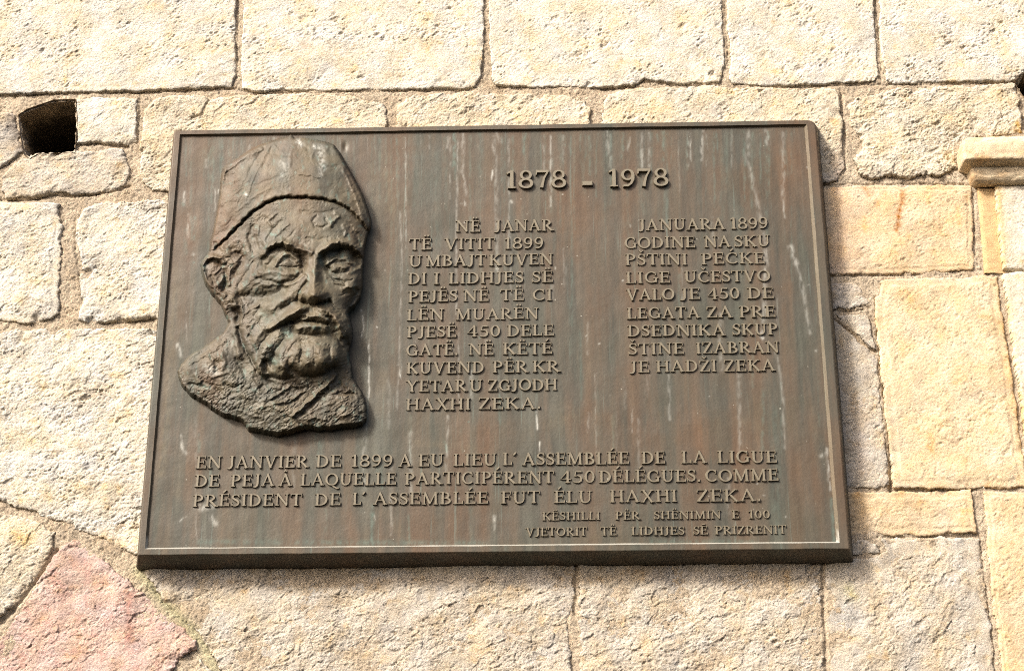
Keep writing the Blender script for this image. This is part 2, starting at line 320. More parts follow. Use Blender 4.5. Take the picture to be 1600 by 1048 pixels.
def grid_faces(mask, flip=False):
    """quads of a grid whose boolean cell mask is True -> faces, index of the vertices used"""
    nv, nu = mask.shape[0] + 1, mask.shape[1] + 1
    idx = np.arange(nv * nu).reshape(nv, nu)
    f = np.stack([idx[:-1, :-1], idx[:-1, 1:], idx[1:, 1:], idx[1:, :-1]], -1)[mask]
    if flip: f = f[:, ::-1]
    used = np.unique(f); rem = np.full(nv * nu, -1); rem[used] = np.arange(len(used))
    return rem[f], used

# ---------------------------------------------------------------- materials
class NT:
    def __init__(s, name):
        s.m = bpy.data.materials.new(name); s.m.use_nodes = True
        s.n = s.m.node_tree.nodes; s.l = s.m.node_tree.links; s.b = s.n['Principled BSDF']
        s.tc = s.n.new('ShaderNodeTexCoord')
    def link(s, a, b): s.l.new(a, b)
    def mapping(s, scale, rot=(0, 0, 0)):
        m = s.n.new('ShaderNodeMapping'); m.inputs['Scale'].default_value = scale
        m.inputs['Rotation'].default_value = rot; s.link(s.tc.outputs['Object'], m.inputs['Vector']); return m.outputs['Vector']
    def noise(s, scale, detail=4, rough=.55, vec=None):
        t = s.n.new('ShaderNodeTexNoise'); t.inputs['Scale'].default_value = scale
        t.inputs['Detail'].default_value = detail; t.inputs['Roughness'].default_value = rough
        s.link(vec or s.tc.outputs['Object'], t.inputs['Vector']); return t.outputs['Fac']
    def ramp(s, fac, stops):
        r = s.n.new('ShaderNodeValToRGB'); s.link(fac, r.inputs['Fac']); e = r.color_ramp.elements
        while len(e) < len(stops): e.new(.5)
        for k, (p, c) in enumerate(stops):
            e[k].position = p; e[k].color = (*(c if hasattr(c, '__len__') else (c, c, c)), 1)
        return r.outputs['Color']
    def mix(s, a, b, fac=1.0, mode='MIX'):
        m = s.n.new('ShaderNodeMix'); m.data_type = 'RGBA'; m.blend_type = mode
        for v, i in ((fac, 'Factor'), (a, 'A'), (b, 'B')):
            sock = [k for k in m.inputs if k.name == i and (k.type == 'VALUE' if i == 'Factor' else k.type == 'RGBA')][0]
            if hasattr(v, 'is_output'): s.link(v, sock)
            elif i == 'Factor': sock.default_value = v
            else: sock.default_value = (*v, 1)
        return [k for k in m.outputs if k.type == 'RGBA'][0]
    def attr(s, name):
        a = s.n.new('ShaderNodeAttribute'); a.attribute_name = name; return a.outputs['Color']
    def bump(s, fac, dist, strength=1.0, prev=None):
        b = s.n.new('ShaderNodeBump'); b.inputs['Distance'].default_value = dist; b.inputs['Strength'].default_value = strength
        s.link(fac, b.inputs['Height'])
        if prev: s.link(prev, b.inputs['Normal'])
        return b.outputs['Normal']

def stone_material(name, bump=1.0, speck=.5):
    t = NT(name)
    v = t.mapping((1, 1, 1.0), (0, math.radians(35), 0))
    st = t.mapping((1, 1, 2.6), (0, math.radians(-32), 0))
    col = t.attr('tint')
    col = t.mix(col, t.ramp(t.noise(160, 5, .65, st), [(.3, .80), (.5, 1.0), (.72, 1.1)]), .75, 'MULTIPLY')
    col = t.mix(col, t.ramp(t.noise(35, 4, .6), [(.3, (.86, .80, .72)), (.55, (1, 1, 1)), (.75, (1.04, 1.02, .98))]), .8, 'MULTIPLY')
    col = t.mix(col, t.ramp(t.noise(330, 3, .6, st), [(.30, .45), (.38, 1.0)]), speck, 'MULTIPLY')
    t.link(col, t.b.inputs['Base Color'])
    t.b.inputs['Roughness'].default_value = .92; t.b.inputs['Specular IOR Level'].default_value = .25
    n = t.bump(t.noise(300, 6, .75, st), .0020 * bump, 1.0)
    n = t.bump(t.noise(900, 3, .6), .0006 * bump, .8, n)
    t.link(n, t.b.inputs['Normal'])
    return t.m
M_STONE = stone_material('limestone')
M_SMOOTH = stone_material('dressed_sandstone', .6, .35)
M_MORTAR = stone_material('sandy_mortar', 1.5, .7)

def bronze_material(name, bump=1.0, rough=(.48, .68), metal=.12, spec=.40):
    t = NT(name)
    streak = t.mapping((24, 24, 1.9)); fine = t.mapping((90, 90, 7))
    col = t.ramp(t.noise(1, 5, .6, streak), [(.26, (.062, .041, .024)), (.40, (.078, .055, .034)), (.50, (.068, .055, .038)), (.58, (.052, .049, .036)), (.66, (.070, .067, .050)), (.78, (.080, .083, .066))])
    col = t.mix(col, t.ramp(t.noise(7, 4, .6), [(.34, (1.14, .93, .76)), (.5, (1, 1, 1)), (.66, (.86, .95, .92))]), .8, 'MULTIPLY')
    col = t.mix(col, t.ramp(t.noise(1, 4, .65, fine), [(.3, .74), (.52, 1.0), (.75, 1.26)]), .8, 'MULTIPLY')
    col = t.mix(col, t.ramp(t.noise(240, 3, .6), [(.3, .82), (.5, 1.0), (.74, 1.16)]), .6, 'MULTIPLY')
    # verdigris specks and runs of lime water
    drip = t.mapping((150, 150, 5.0))
    col = t.mix(col, (.13, .175, .15), t.ramp(t.noise(1, 3, .6, drip), [(.64, 0.0), (.80, .55)]))
    col = t.mix(col, (.32, .31, .26), t.ramp(t.noise(140, 2, .5), [(.755, 0.0), (.80, .8)]))
    tint = t.n.new('ShaderNodeAttribute'); tint.attribute_name = 'tint'
    # tint.r: pale lime, droppings and painted highlights, tint.g: verdigris, tint.b: warm paler bronze, also for letter highlights
    sep = t.n.new('ShaderNodeSeparateColor'); t.link(tint.outputs['Color'], sep.inputs['Color'])
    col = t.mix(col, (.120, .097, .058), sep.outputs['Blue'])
    col = t.mix(col, (.095, .145, .12), sep.outputs['Green'])
    col = t.mix(col, (.40, .40, .36), sep.outputs['Red'])
    t.link(col, t.b.inputs['Base Color'])
    t.b.inputs['Metallic'].default_value = metal
    t.b.inputs['Specular IOR Level'].default_value = spec
    t.link(t.ramp(t.noise(20, 4, .6), [(.3, rough[0]), (.7, rough[1])]), t.b.inputs['Roughness'])
    n = t.bump(t.noise(300, 3, .6), .00028 * bump, .8)
    n = t.bump(t.noise(60, 3, .6), .0006 * bump, .6, n)
    t.link(n, t.b.inputs['Normal'])
    return t.m
M_BRONZE = bronze_material('weathered_bronze')
M_RELIEF = bronze_material('modelled_bronze', 1.2, (.52, .68), .10, .38)
M_LETTER = bronze_material('letter_bronze', .6, (.46, .6), .12, .45)
# ---------------------------------------------------------------- the wall: every block traced, lifted on to the wall plane and worked as real relief
wall = empty('stone_wall', (0.0, YW + .05, Z0 - 1.0), 'old wall of pale rough limestone and sandstone blocks with sandy mortar joints', 'wall')
STEP = .0011
A_ = (0.56, 0.515, 0.43)          # bleached limestone
Y_ = (0.53, 0.465, 0.355)          # yellowish limestone
O_ = (0.53, 0.410, 0.265)          # warm sandstone
G_ = (0.455, 0.405, 0.330)          # greyer limestone
J_ = (0.54, 0.485, 0.39)          # pale dressed sandstone of the surround
O2_ = (0.54, 0.43, 0.285)
P_ = (0.465, 0.345, 0.295)          # pink breccia
# polygon in photograph pixels, colour, base lift (mm), edge radius (mm), roughness, pit amount, tooled margin (mm), label
BLOCKS = [
 ([(-300,-130),(371,-130),(368,60),(368,120),(364,136),(300,139),(200,143),(120,144),(0,148),(-300,153)],A_,3,6,.55,1.0,0,'large bleached block left of the top course'),
 ([(381,-130),(758,-130),(756,60),(752,120),(742,137),(700,139),(560,141),(400,143),(377,139),(376,100),(379,40)],A_,3,6,.6,1.0,0,None),
 ([(765,-130),(1128,-130),(1129,30),(1132,100),(1124,130),(1060,131),(1035,128),(1005,125),(990,134),(940,137),(800,136),(774,134),(767,120),(764,60)],A_,3,6,.6,1.0,0,None),
 ([(1136,-130),(1362,-130),(1365,30),(1370,90),(1374,118),(1368,129),(1330,130),(1270,133),(1200,134),(1146,133),(1139,125),(1141,90),(1136,30)],A_,3,6,.5,1.0,0,None),
 ([(1370,-130),(1950,-130),(1950,104),(1604,106),(1594,119),(1584,128),(1480,129),(1395,131),(1385,127),(1380,100),(1374,40)],A_,3,6,.5,1.1,0,None),
 ([(-300,168),(0,168),(12,168),(24,178),(29,205),(36,236),(24,246),(8,258),(0,266),(-300,262)],G_,2,9,1.3,.9,0,'dark weathered stub of stone left of the square putlog hole'),
 ([(121,155),(140,152),(216,152),(213,190),(212,222),(200,227),(150,222),(120,224),(119,190)],A_,2,7,.8,.8,0,'small square block right of the putlog hole'),
 ([(4,275),(22,252),(58,238),(118,237),(150,233),(192,231),(203,262),(199,288),(180,296),(150,299),(112,304),(90,301),(40,309),(10,309),(2,295)],G_,2,10,1.1,.9,0,None),
 ([(-300,278),(-6,280),(-4,306),(-300,306)],G_,2,9,1,.9,0,None),
 ([(226,168),(244,154),(280,150),(318,150),(326,158),(345,151),(400,148),(548,147),(575,158),(598,160),(605,172),(603,230),(400,238),(300,298),(262,299),(238,298),(224,285),(217,262),(219,225),(222,195)],Y_,2.5,8,1.1,.9,0,None),
 ([(619,168),(624,157),(650,149),(760,147),(880,148),(915,158),(923,172),(922,232),(619,232)],Y_,2.5,8,1.2,.9,0,None),
 ([(942,165),(947,148),(968,138),(1100,135),(1200,137),(1308,138),(1313,165),(1317,215),(1319,262),(1309,283),(1288,285),(1180,280),(942,240)],Y_,2,8,.9,1.0,0,None),
 ([(1322,166),(1340,150),(1398,139),(1500,135),(1586,131),(1590,150),(1592,165),(1598,205),(1560,212),(1528,214),(1508,222),(1500,240),(1494,262),(1470,277),(1440,274),(1415,281),(1380,274),(1358,279),(1340,266),(1334,248),(1348,228),(1337,205),(1323,184)],Y_,2.5,9,1.7,1.2,0,'rugged yellowish block with a deeply broken face under the top course'),
 ([(1604,158),(1950,155),(1950,206),(1606,208)],G_,1,9,1,1,0,None),
 ([(1240,291),(1370,289),(1400,288),(1412,293),(1420,288),(1518,289),(1521,330),(1522,392),(1525,406),(1519,421),(1470,424),(1440,426),(1300,428),(1240,428)],O_,0,7,.55,.45,10,'warm sandstone block with a brown streak down its face'),
 ([(1240,443),(1300,443),(1332,440),(1345,448),(1357,460),(1361,474),(1340,477),(1325,482),(1310,479),(1240,480)],G_,-1,7,.9,.5,0,None),
 ([(1307,491),(1356,489),(1364,520),(1370,546),(1352,534),(1330,514)],G_,-1,6,.8,.6,0,None),
 ([(1240,490),(1298,492),(1326,518),(1350,540),(1370,554),(1384,690),(1390,758),(1360,763),(1240,765)],G_,-1,7,.7,.8,0,'greyish upright block beside the plaque with a diagonal crack above it'),
 ([(1375,437),(1460,434),(1558,431),(1562,470),(1574,540),(1586,620),(1603,740),(1606,760),(1560,763),(1396,763),(1389,690),(1379,600),(1371,530),(1366,466),(1374,460)],O2_,2,7,.55,.5,14,'large smooth yellow sandstone block'),
 ([(1240,769),(1390,767),(1519,765),(1522,800),(1527,831),(1500,834),(1440,836),(1380,834),(1366,832),(1350,836),(1240,838)],O_,0,7,.6,.5,12,None),
 ([(1240,845),(1333,846),(1352,841),(1370,848),(1376,863),(1360,866),(1291,872),(1240,872)],G_,-1,7,.8,.6,0,None),
 ([(1290,875),(1366,870),(1382,858),(1378,840),(1420,840),(1530,838),(1537,900),(1549,980),(1556,1048),(1574,1190),(1308,1190),(1298,1048),(1293,960),(1289,900)],G_,0,8,1.2,.8,24,None),
 ([(905,820),(1282,820),(1282,900),(1285,960),(1289,1048),(1298,1190),(912,1190),(907,1048),(906,985),(904,950)],G_,-1,9,1.5,.9,0,None),
 ([(215,820),(896,820),(897,900),(896,945),(888,975),(890,1010),(894,1048),(898,1190),(420,1190),(370,1080),(345,1048),(325,1010),(308,986),(285,966),(257,940),(238,912),(222,896)],G_,-1,9,1.5,.9,0,None),
 ([(97,850),(116,841),(140,850),(168,879),(184,893),(218,920),(243,945),(263,965),(292,984),(307,999),(304,1012),(280,1032),(250,1058),(100,1190),(-300,1190),(-300,1150),(-30,1030),(8,984),(36,944),(60,904),(88,862)],P_,1,10,1.5,.6,0,'pink breccia block with a slanting top at the foot of the wall'),
 ([(300,1050),(312,1026),(328,1046),(360,1100),(380,1190),(240,1190),(262,1070)],G_,-1,8,1,.6,0,None),
 ([(-300,800),(0,797),(58,812),(84,833),(80,858),(60,894),(29,934),(-2,966),(-300,1100)],Y_,1,10,1.5,.9,0,None),
 ([(-300,517),(0,519),(60,513),(128,512),(238,514),(300,514),(300,870),(208,866),(178,852),(156,838),(120,826),(70,807),(40,794),(0,781),(-300,773)],A_,2,10,1.25,1.1,0,'big pitted bleached block left of the plaque'),
 ([(-300,316),(0,315),(60,317),(92,318),(91,333),(98,355),(93,400),(92,490),(76,500),(40,507),(0,500),(-300,504)],A_,2,9,1.2,1.0,12,None),
 ([(130,326),(146,317),(240,313),(310,311),(310,500),(240,497),(158,502),(120,500),(129,470),(124,447),(125,427),(140,424),(124,420),(126,408),(118,370),(121,342)],A_,1,9,1.25,1.0,0,None),
]
HOLES = [[(30,181),(44,172),(84,158),(117,157),(120,190),(117,224),(116,238),(60,240),(48,247),(38,240),(33,210)],
         [(1586,131),(1593,121),(1601,110),(1660,108),(1662,158),(1606,158),(1598,150)]]
DEEP = [ # joints where the mortar has fallen out: points, half width (px), depth (mm)
 ([(0,150),(120,146),(200,145),(300,141),(366,138),(400,146),(560,143),(700,141),(742,140)],1.8,5),([(548,150),(575,160),(595,162),(605,172)],2,7),
 ([(940,139),(990,136),(1005,127),(1035,130),(1060,133),(1124,133)],1.8,5),([(1200,136),(1270,135),(1330,132),(1480,131),(1600,129)],1.7,5),
 ([(1133,0),(1138,95)],2,5),([(1367,0),(1372,40),(1375,80),(1377,125)],1.6,6),([(372,0),(370,120)],2.0,5),
 ([(1314,140),(1319,200),(1322,262)],2.2,8),([(1370,466),(1374,530),(1382,600),(1392,690),(1394,764)],3,14),([(1394,765),(1520,765)],2,8),
 ([(1300,494),(1328,516),(1352,537),(1370,550)],2,12),([(1284,470),(1360,478)],2,6),([(1380,838),(1440,838),(1530,836)],2,7),([(1532,840),(1546,950),(1556,1048)],2,6),
 ([(1286,880),(1292,1048)],3,8),([(900,880),(899,960)],3,6),([(88,858),(60,900),(30,940),(0,974)],3,10),([(232,908),(256,940),(285,968),(310,988),(330,1015),(346,1048)],2,8),
 ([(0,311),(40,311),(90,303),(115,306),(150,301),(180,298),(200,290)],2.4,9),([(120,226),(150,224),(200,229)],2,7),([(155,504),(240,499)],2,7),([(117,340),(117,380),(123,425),(128,470)],2,6),
 ([(218,154),(214,222)],2,5),([(1522,300),(1524,395)],2,8),([(1287,287),(1400,286),(1520,287)],1.8,6),([(1300,482),(1325,485),(1361,479)],1.8,7),([(1300,430),(1440,428)],1.6,6)]
STAINS_AND_SHADOW = [ # stains and the plaque's painted shadow on the stones: points, half width px, rgb factor, strength
 ([(1411,300),(1405,330),(1400,362)],5,(.62,.36,.18),1.0),([(1352,292),(1358,305)],6,(.78,.52,.30),.8),([(1368,315),(1371,325)],4,(.78,.52,.30),.8),
 ([(1325,292),(1320,360),(1310,425)],34,(.95,.91,.97),.9),([(1370,300),(1372,420)],14,(1.06,1.08,1.1),.7),  # plaque's shadow painted on the block's left, with a paler strip beside it
 ([(1325,920),(1332,930)],9,(1.05,1.05,.72),.9),([(1330,960),(1336,990)],16,(.95,1.0,1.06),.7),([(1310,900),(1305,950)],10,(.82,.86,.9),.7),
 ([(30,835),(42,842)],12,(1.0,.80,.45),.8),([(160,840),(185,850)],9,(1.0,.80,.50),.8),([(1590,195),(1594,206)],6,(1.05,.78,.30),.9),([(103,118),(102,128)],3,(1.0,.75,.35),.8),
 ([(870,10),(950,20)],26,(1.02,.92,.74),.6),([(470,65),(485,75)],8,(.85,.72,.62),.6),([(940,80),(960,88)],4,(.8,.75,.7),.5),([(1480,60),(1510,90)],30,(.96,.92,.92),.5),
 ([(18,180),(27,205),(32,240)],13,(.36,.33,.32),1.0),([(1562,440),(1580,545),(1602,700)],8,(1.0,.78,.42),.8),([(1558,298),(1567,420)],7,(1.0,.78,.42),.8),([(1110,560),(1120,600)],4,(.8,.7,.6),.0),([(1570,560),(1580,640)],10,(.95,.80,.60),.8),([(640,30),(660,90)],26,(1.02,.94,.80),.5),
 ([(200,930),(205,1000)],7,(.72,.52,.48),.8),([(90,900),(85,930)],9,(1.05,.98,.95),.7),([(60,980),(140,1010)],24,(1.04,.95,.88),.5),([(120,880),(128,890)],9,(.95,.72,.66),.7),
 ([(1320,220),(1310,280)],14,(.95,.86,.84),.7),([(1345,630),(1350,740)],12,(.93,.88,.90),.6),([(140,610),(240,640)],30,(1.02,.97,.90),.4),([(255,905),(800,905)],14,(.72,.68,.66),.55),([(820,900),(1280,890)],12,(.72,.68,.68),.55)]  # among these, the plaque's cast shadow painted right of it and below

def px_poly(p, y=YW):
    p = np.array(p, float); x, z = on(p[:, 0], p[:, 1], y); return np.stack([x, z], 1)
def subdivide(p, n=3):
    q = []
    for i in range(len(p)):
        a, b = p[i], p[(i + 1) % len(p)]
        for k in range(n): q.append(a + (b - a) * k / n)
    return np.array(q)

def block(k, poly, colr, lift, rad, rough, pits, margin, label, parent, mat, name='stone_block', proud=0.0, tail=.03, step=STEP):
    P = px_poly(poly)
    x0, z0 = P.min(0) - .004; x1, z1 = P.max(0) + .004
    nx = int((x1 - x0) / step) + 2; nz = int((z1 - z0) / step) + 2
    X, Z = np.meshgrid(x0 + np.arange(nx) * step, z0 + np.arange(nz) * step)
    s = k * 11; vr = random.Random(k * 7 + 3); ps = vr.uniform(.75, 1.35); pa = vr.uniform(8, 50); worn_amt = vr.uniform(.2, .75)
    wx = X + (.0018 + .0010 * rough) * fbm(X / .032, Z / .032, s, 4, .6); wz = Z + (.0018 + .0010 * rough) * fbm(X / .032, Z / .032, s + 1, 4, .6)
    d = sdf(wx, wz, P) + .0011 * rough * fbm(X / .007, Z / .007, s + 2, 2)
    R = rad * .00068
    t = np.clip(d / R, 0, 1)
    chips = np.clip(fbm(X / .035, Z / .035, s + 8, 2) - .22, 0, 1) * np.exp(-np.clip(d, 0, 1) / .010) * .011 * min(rough, 1.2)
    h = lift * .001 + proud - .62 * R * (1 - np.sqrt(1 - (1 - t) ** 2)) - chips
    # worked face
    m = sstep(margin * .001 * .8, margin * .001 * 1.25, d) if margin else np.ones_like(d)
    q1 = .3 * fbm(X / .02, Z / .02, s + 3, 2); q2 = .3 * fbm(X / .02, Z / .02, s + 4, 2)
    xa, za = rot(X, Z, pa, 1 / (.026 * ps), 1 / (.014 * ps))
    broad = .0026 * fbm(X / .10, Z / .10, s + 5, 3) * (.3 + rough)
    worn = 1 - worn_amt * sstep(.0, .45, fbm(X / .085, Z / .06, s + 32, 3))
    face = .00075 * rough ** 1.3 * facets(xa + q1, za + q2, s + 6) + .00058 * rough * facets(X / .0085 + q1, Z / .0062 + q2, s + 7) + .00042 * (.35 + .65 * rough) * facets(*rot(X + .0012 * q2, Z + .0012 * q1, 26, 1 / .0050, 1 / .0031), s + 21)
    dens = sstep(-.5, .5, fbm(X / .07, Z / .07, s + 12, 3))
    jx = X + .0011 * fbm(X / .0045, Z / .0045, s + 9, 2); jz = Z + .0011 * fbm(X / .0045, Z / .0045, s + 10, 2)
    xb, zb = rot(jx, jz, pa, 1 / (.0075 * ps), 1 / (.0044 * ps))
    xc, zc = rot(jx, jz, pa - 8, 1 / (.024 * ps), 1 / (.014 * ps))
    xd, zd = rot(jx, jz, pa + 6, 1 / (.0130 * ps), 1 / (.0080 * ps))
    pit = .0016 * (.25 + .75 * dens) * pocks(xb, zb, s + 24, .62, .22, .70) + .0024 * dens * pocks(xd, zd, s + 26, .42, .18, .62) + .0036 * dens * pocks(xc, zc, s + 28, .28, .12, .50)
    face = face * (.35 + .65 * worn); pit = pit * worn
    fine = .00026 * fbm(X / .0036, Z / .0028, s + 13, 2) * (.6 + .5 * rough)
    tool = np.zeros_like(d)
    if margin:
        tool = .0005 * perlin(rot(X, Z, 62, 1 / .0035, 1 / .05)[0], rot(X, Z, 62, 1 / .0035, 1 / .05)[1], s + 14) * (1 - m)
        face = face * m; pit = pit * (.15 + .85 * m); h = h + .0012 * (m - .5)
    h = h + broad + face - pits * pit + fine + tool
    # cracks across single stones
    if k == 9: h -= .006 * np.exp(-(seg_dist(wx, wz, px_poly([(326,158),(319,168),(316,180),(300,186)])) / .0016) ** 2)
    h = np.where(d > 0, h, lift * .001 + proud - R - tail)
    # colour of the stone itself, then stains and painted shadow
    c = np.array(colr)[None, None] * np.ones(X.shape + (1,))
    a = fbm(X / .09, Z / .09, s + 15, 4)[..., None]; b = fbm(X / .045, Z / .045, s + 16, 3)[..., None]; e = fbm(X / .016, Z / .016, s + 17, 3)[..., None]
    veil = sstep(.15, .7, fbm(X / .06, Z / .075, s + 33, 4))[..., None] * (.25 + .5 * vr.random())
    c = c * (1 - veil * np.array([.16, .15, .11]))
    c = c * (1 + .10 * a) * (1 + np.array([.02, -.02, -.10]) * np.clip(b, -1, 1) * 1.3) * (1 + .05 * e)
    sp = pocks(*rot(jx, jz, 30, 1 / .011, 1 / .0065), s + 30, .30, .10, .42)[..., None]
    c = c * (1 - np.clip(sp * 1.6, 0, 1) * np.array([.50, .52, .55]) * (.5 + .5 * dens[..., None]))
    ochre = np.clip(e + .5 * b - .42, 0, 1); c = c * (1 - ochre * np.array([.04, .18, .38]))
    if colr is P_:
        w = sstep(.1, .6, fbm(X / .03, Z / .03, s + 18, 3))[..., None]; c = c * (1 - .4 * w) + .4 * w * np.array([.52, .42, .35])
        r = sstep(.25, .6, fbm(X / .018, Z / .018, s + 19, 3))[..., None]; c = c * (1 - .5 * r) + .5 * r * np.array([.45, .27, .235])
    for pts, hw, f, st in STAINS_AND_SHADOW:
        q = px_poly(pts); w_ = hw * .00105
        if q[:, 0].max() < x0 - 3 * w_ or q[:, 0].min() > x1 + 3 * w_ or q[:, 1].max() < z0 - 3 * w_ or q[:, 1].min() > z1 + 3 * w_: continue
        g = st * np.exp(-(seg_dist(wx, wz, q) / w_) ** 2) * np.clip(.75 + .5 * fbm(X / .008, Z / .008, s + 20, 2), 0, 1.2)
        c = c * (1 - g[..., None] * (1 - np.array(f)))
    cell = (d[:-1, :-1] > -step * 1.2) | (d[1:, 1:] > -step * 1.2) | (d[1:, :-1] > -step * 1.2) | (d[:-1, 1:] > -step * 1.2)
    # nothing to see well behind the plaque
    hid = (np.abs(X) < .535) & (np.abs(Z) < .350)
    cell &= ~hid[:-1, :-1]
    f, used = grid_faces(cell)
    co = np.stack([X.ravel(), (YW - h).ravel(), Z.ravel()], 1)[used]
    return mesh_obj(name, co, f, mat, parent, c.reshape(-1, 3)[used], label=label)

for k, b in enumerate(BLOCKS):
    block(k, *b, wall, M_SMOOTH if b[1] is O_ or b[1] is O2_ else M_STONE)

# mortar: one sandy bed behind all blocks
x0, z0 = on(-330, 1200, YW); x1, z1 = on(1965, -150, YW); x0 = min(x0, -1.2)
st = .0016
X, Z = np.meshgrid(np.arange(x0, x1, st), np.arange(z0, z1, st))
dep = .0034 + .0016 * fbm(X / .05, Z / .05, 301, 2) + .0014 * fbm(X / .012, Z / .012, 302, 3) + .0011 * fbm(X / .0036, Z / .0036, 303, 2)
dep -= .0016 * sstep(.405, .43, Z)
dep += .0030 * np.clip(fbm(X / .006, Z / .006, 304, 2) - .35, 0, 1)
wx = X + .0018 * fbm(X / .018, Z / .018, 305, 3); wz = Z + .0018 * fbm(X / .018, Z / .018, 306, 3)
for pts, hw, mm in DEEP:
    g = np.exp(-(seg_dist(wx, wz, px_poly(pts)) / (hw * .00105)) ** 2); dep += mm * .00055 * g * (.6 + .5 * np.clip(fbm(X / .03, Z / .03, 307, 2) + .5, 0, 1))
bare = np.zeros(X.shape, bool)
for hp in HOLES: bare |= inside(wx, wz, px_poly(hp))
bare |= (np.abs(X) < .53) & (np.abs(Z) < .345)
a = fbm(X / .05, Z / .05, 308, 3)[..., None]; b = fbm(X / .008, Z / .008, 309, 3)[..., None]
c = np.array([.45, .372, .275]) * (1 + .14 * a) * (1 + .16 * b)
moss = np.exp(-(seg_dist(wx, wz, px_poly([(215,890),(240,920),(262,945),(300,985),(318,1010),(336,1048)])) / .011) ** 2)[..., None]
c = c * (1 - .75 * moss * (1 - np.array([.86, .98, .80])))
grit = np.clip(fbm(X / .0045, Z / .0045, 310, 1) - .45, 0, 1)[..., None]; c = c * (1 + grit * .9)
f, used = grid_faces(~(bare[:-1, :-1] & bare[1:, 1:] & bare[1:, :-1] & bare[:-1, 1:]))
mesh_obj('mortar', np.stack([X.ravel(), (YW + dep).ravel(), Z.ravel()], 1)[used], f, M_MORTAR, wall, c.reshape(-1, 3)[used])

# putlog holes left by the scaffold: rough linings running back into the wall
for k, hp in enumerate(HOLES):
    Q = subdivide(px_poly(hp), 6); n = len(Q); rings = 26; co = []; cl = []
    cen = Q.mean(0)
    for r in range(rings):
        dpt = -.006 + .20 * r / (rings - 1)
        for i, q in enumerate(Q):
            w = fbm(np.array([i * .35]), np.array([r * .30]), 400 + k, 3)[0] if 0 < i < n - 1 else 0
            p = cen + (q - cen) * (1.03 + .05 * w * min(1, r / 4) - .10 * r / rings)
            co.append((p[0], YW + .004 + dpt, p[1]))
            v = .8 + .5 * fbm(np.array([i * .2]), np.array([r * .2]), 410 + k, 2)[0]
            v *= max(.16, 1 - r / 13.0); cl.append((.44 * v, .34 * v, .23 * v))  # colour darkens with depth: the hole's inner shade painted in
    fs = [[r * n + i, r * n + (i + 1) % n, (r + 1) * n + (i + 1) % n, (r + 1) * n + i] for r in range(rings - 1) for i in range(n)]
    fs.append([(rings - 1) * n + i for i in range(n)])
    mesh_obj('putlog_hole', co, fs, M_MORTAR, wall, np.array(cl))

# ---------------------------------------------------------------- moulded stone surround at the right
sx, sz = on(1580, 430, YW)
jamb = empty('door_surround', (float(sx) + .05, YW + .05, Z0 - 1.0), 'dressed sandstone door surround with a moulded impost at the right edge', 'door surround')
block(40, [(1553,292),(1950,292),(1950,421),(1565,423)], J_, 4, 9, .3, .45, 0, None, jamb, M_SMOOTH, 'jamb_stone', .004)
block(41, [(1566,428),(1950,426),(1950,762),(1612,763),(1590,600),(1577,505)], J_, 4, 9, .3, .35, 0, None, jamb, M_SMOOTH, 'jamb_stone', .004)
block(42, [(1537,768),(1950,766),(1980,1190),(1584,1190),(1567,1060),(1550,930)], O_, 2, 7, .5, .55, 8, 'orange sandstone jamb stone with a tooled margin', jamb, M_SMOOTH, 'jamb_stone')
# impost: profile offsets run round the left return and along the front
prof = [(.000, 293), (.004, 291.5), (.010, 288), (.016, 282), (.019, 277), (.020, 273.5), (.021, 266), (.021, 262.5), (.025, 259.5), (.031, 255.5), (.036, 251.5), (.038, 249.5), (.039, 247.5), (.0395, 236), (.039, 224), (.036, 219), (.030, 216.5), (.018, 215), (-.03, 214.5)]
prof = [(o, float(on(1580, v, YW - max(o, 0))[1])) for o, v in prof]
pr = []
for i in range(len(prof) - 1):
    for q in range(4): pr.append(tuple(np.array(prof[i]) + (np.array(prof[i + 1]) - np.array(prof[i])) * q / 4))
pr.append(prof[-1])
xl = float(on(1534, 300, YW)[0]); xr = float(on(1960, 300, YW)[0])
NS, NF = 14, 190; co = []; cl = []
for o, z in pr:
    o2 = max(o, 0) + .004
    row = [(xl - o2 * .8, YW + .03 - (.03 + o2 - .003) * q / NS) for q in range(NS)]
    row += [(xl - o2 * .8 + .0015, YW - o2 + .0006)]
    row += [(xl - o2 * .8 + .004 + (xr - xl + o2 * .8) * q / NF, YW - o2) for q in range(NF + 1)]
    for x, y in row: co.append((x, y if o >= 0 else y + .03, z))
co = np.array(co); n = NS + NF + 2
nz_ = .0008 * fbm(co[:, 0] / .012, co[:, 2] / .012, 501, 3) + .0008 * fbm(co[:, 0] / .05, co[:, 2] / .05, 502, 2) - np.clip(fbm(co[:, 0] / .006, co[:, 2] / .004, 503, 2) - .45, 0, 1) * .003 - np.clip(fbm(co[:, 0] / .03, co[:, 2] / .015, 506, 2) - .25, 0, 1) * .003
co[:, 1] -= nz_; co[:, 2] += .0007 * fbm(co[:, 0] / .02, co[:, 1] / .02, 504, 2)
fs = np.array([[r * n + i, r * n + i + 1, (r + 1) * n + i + 1, (r + 1) * n + i] for r in range(len(pr) - 1) for i in range(n - 1)])
c = np.array([.53, .435, .30]) * (1 + .10 * fbm(co[:, 0] / .04, co[:, 2] / .04, 505, 3))[:, None] * (1 - np.clip(fbm(co[:, 0] / .05, co[:, 2] / .02, 507, 3), 0, 1)[:, None] * np.array([.12, .28, .45]))
mesh_obj('impost', co, fs, M_SMOOTH, jamb, c)
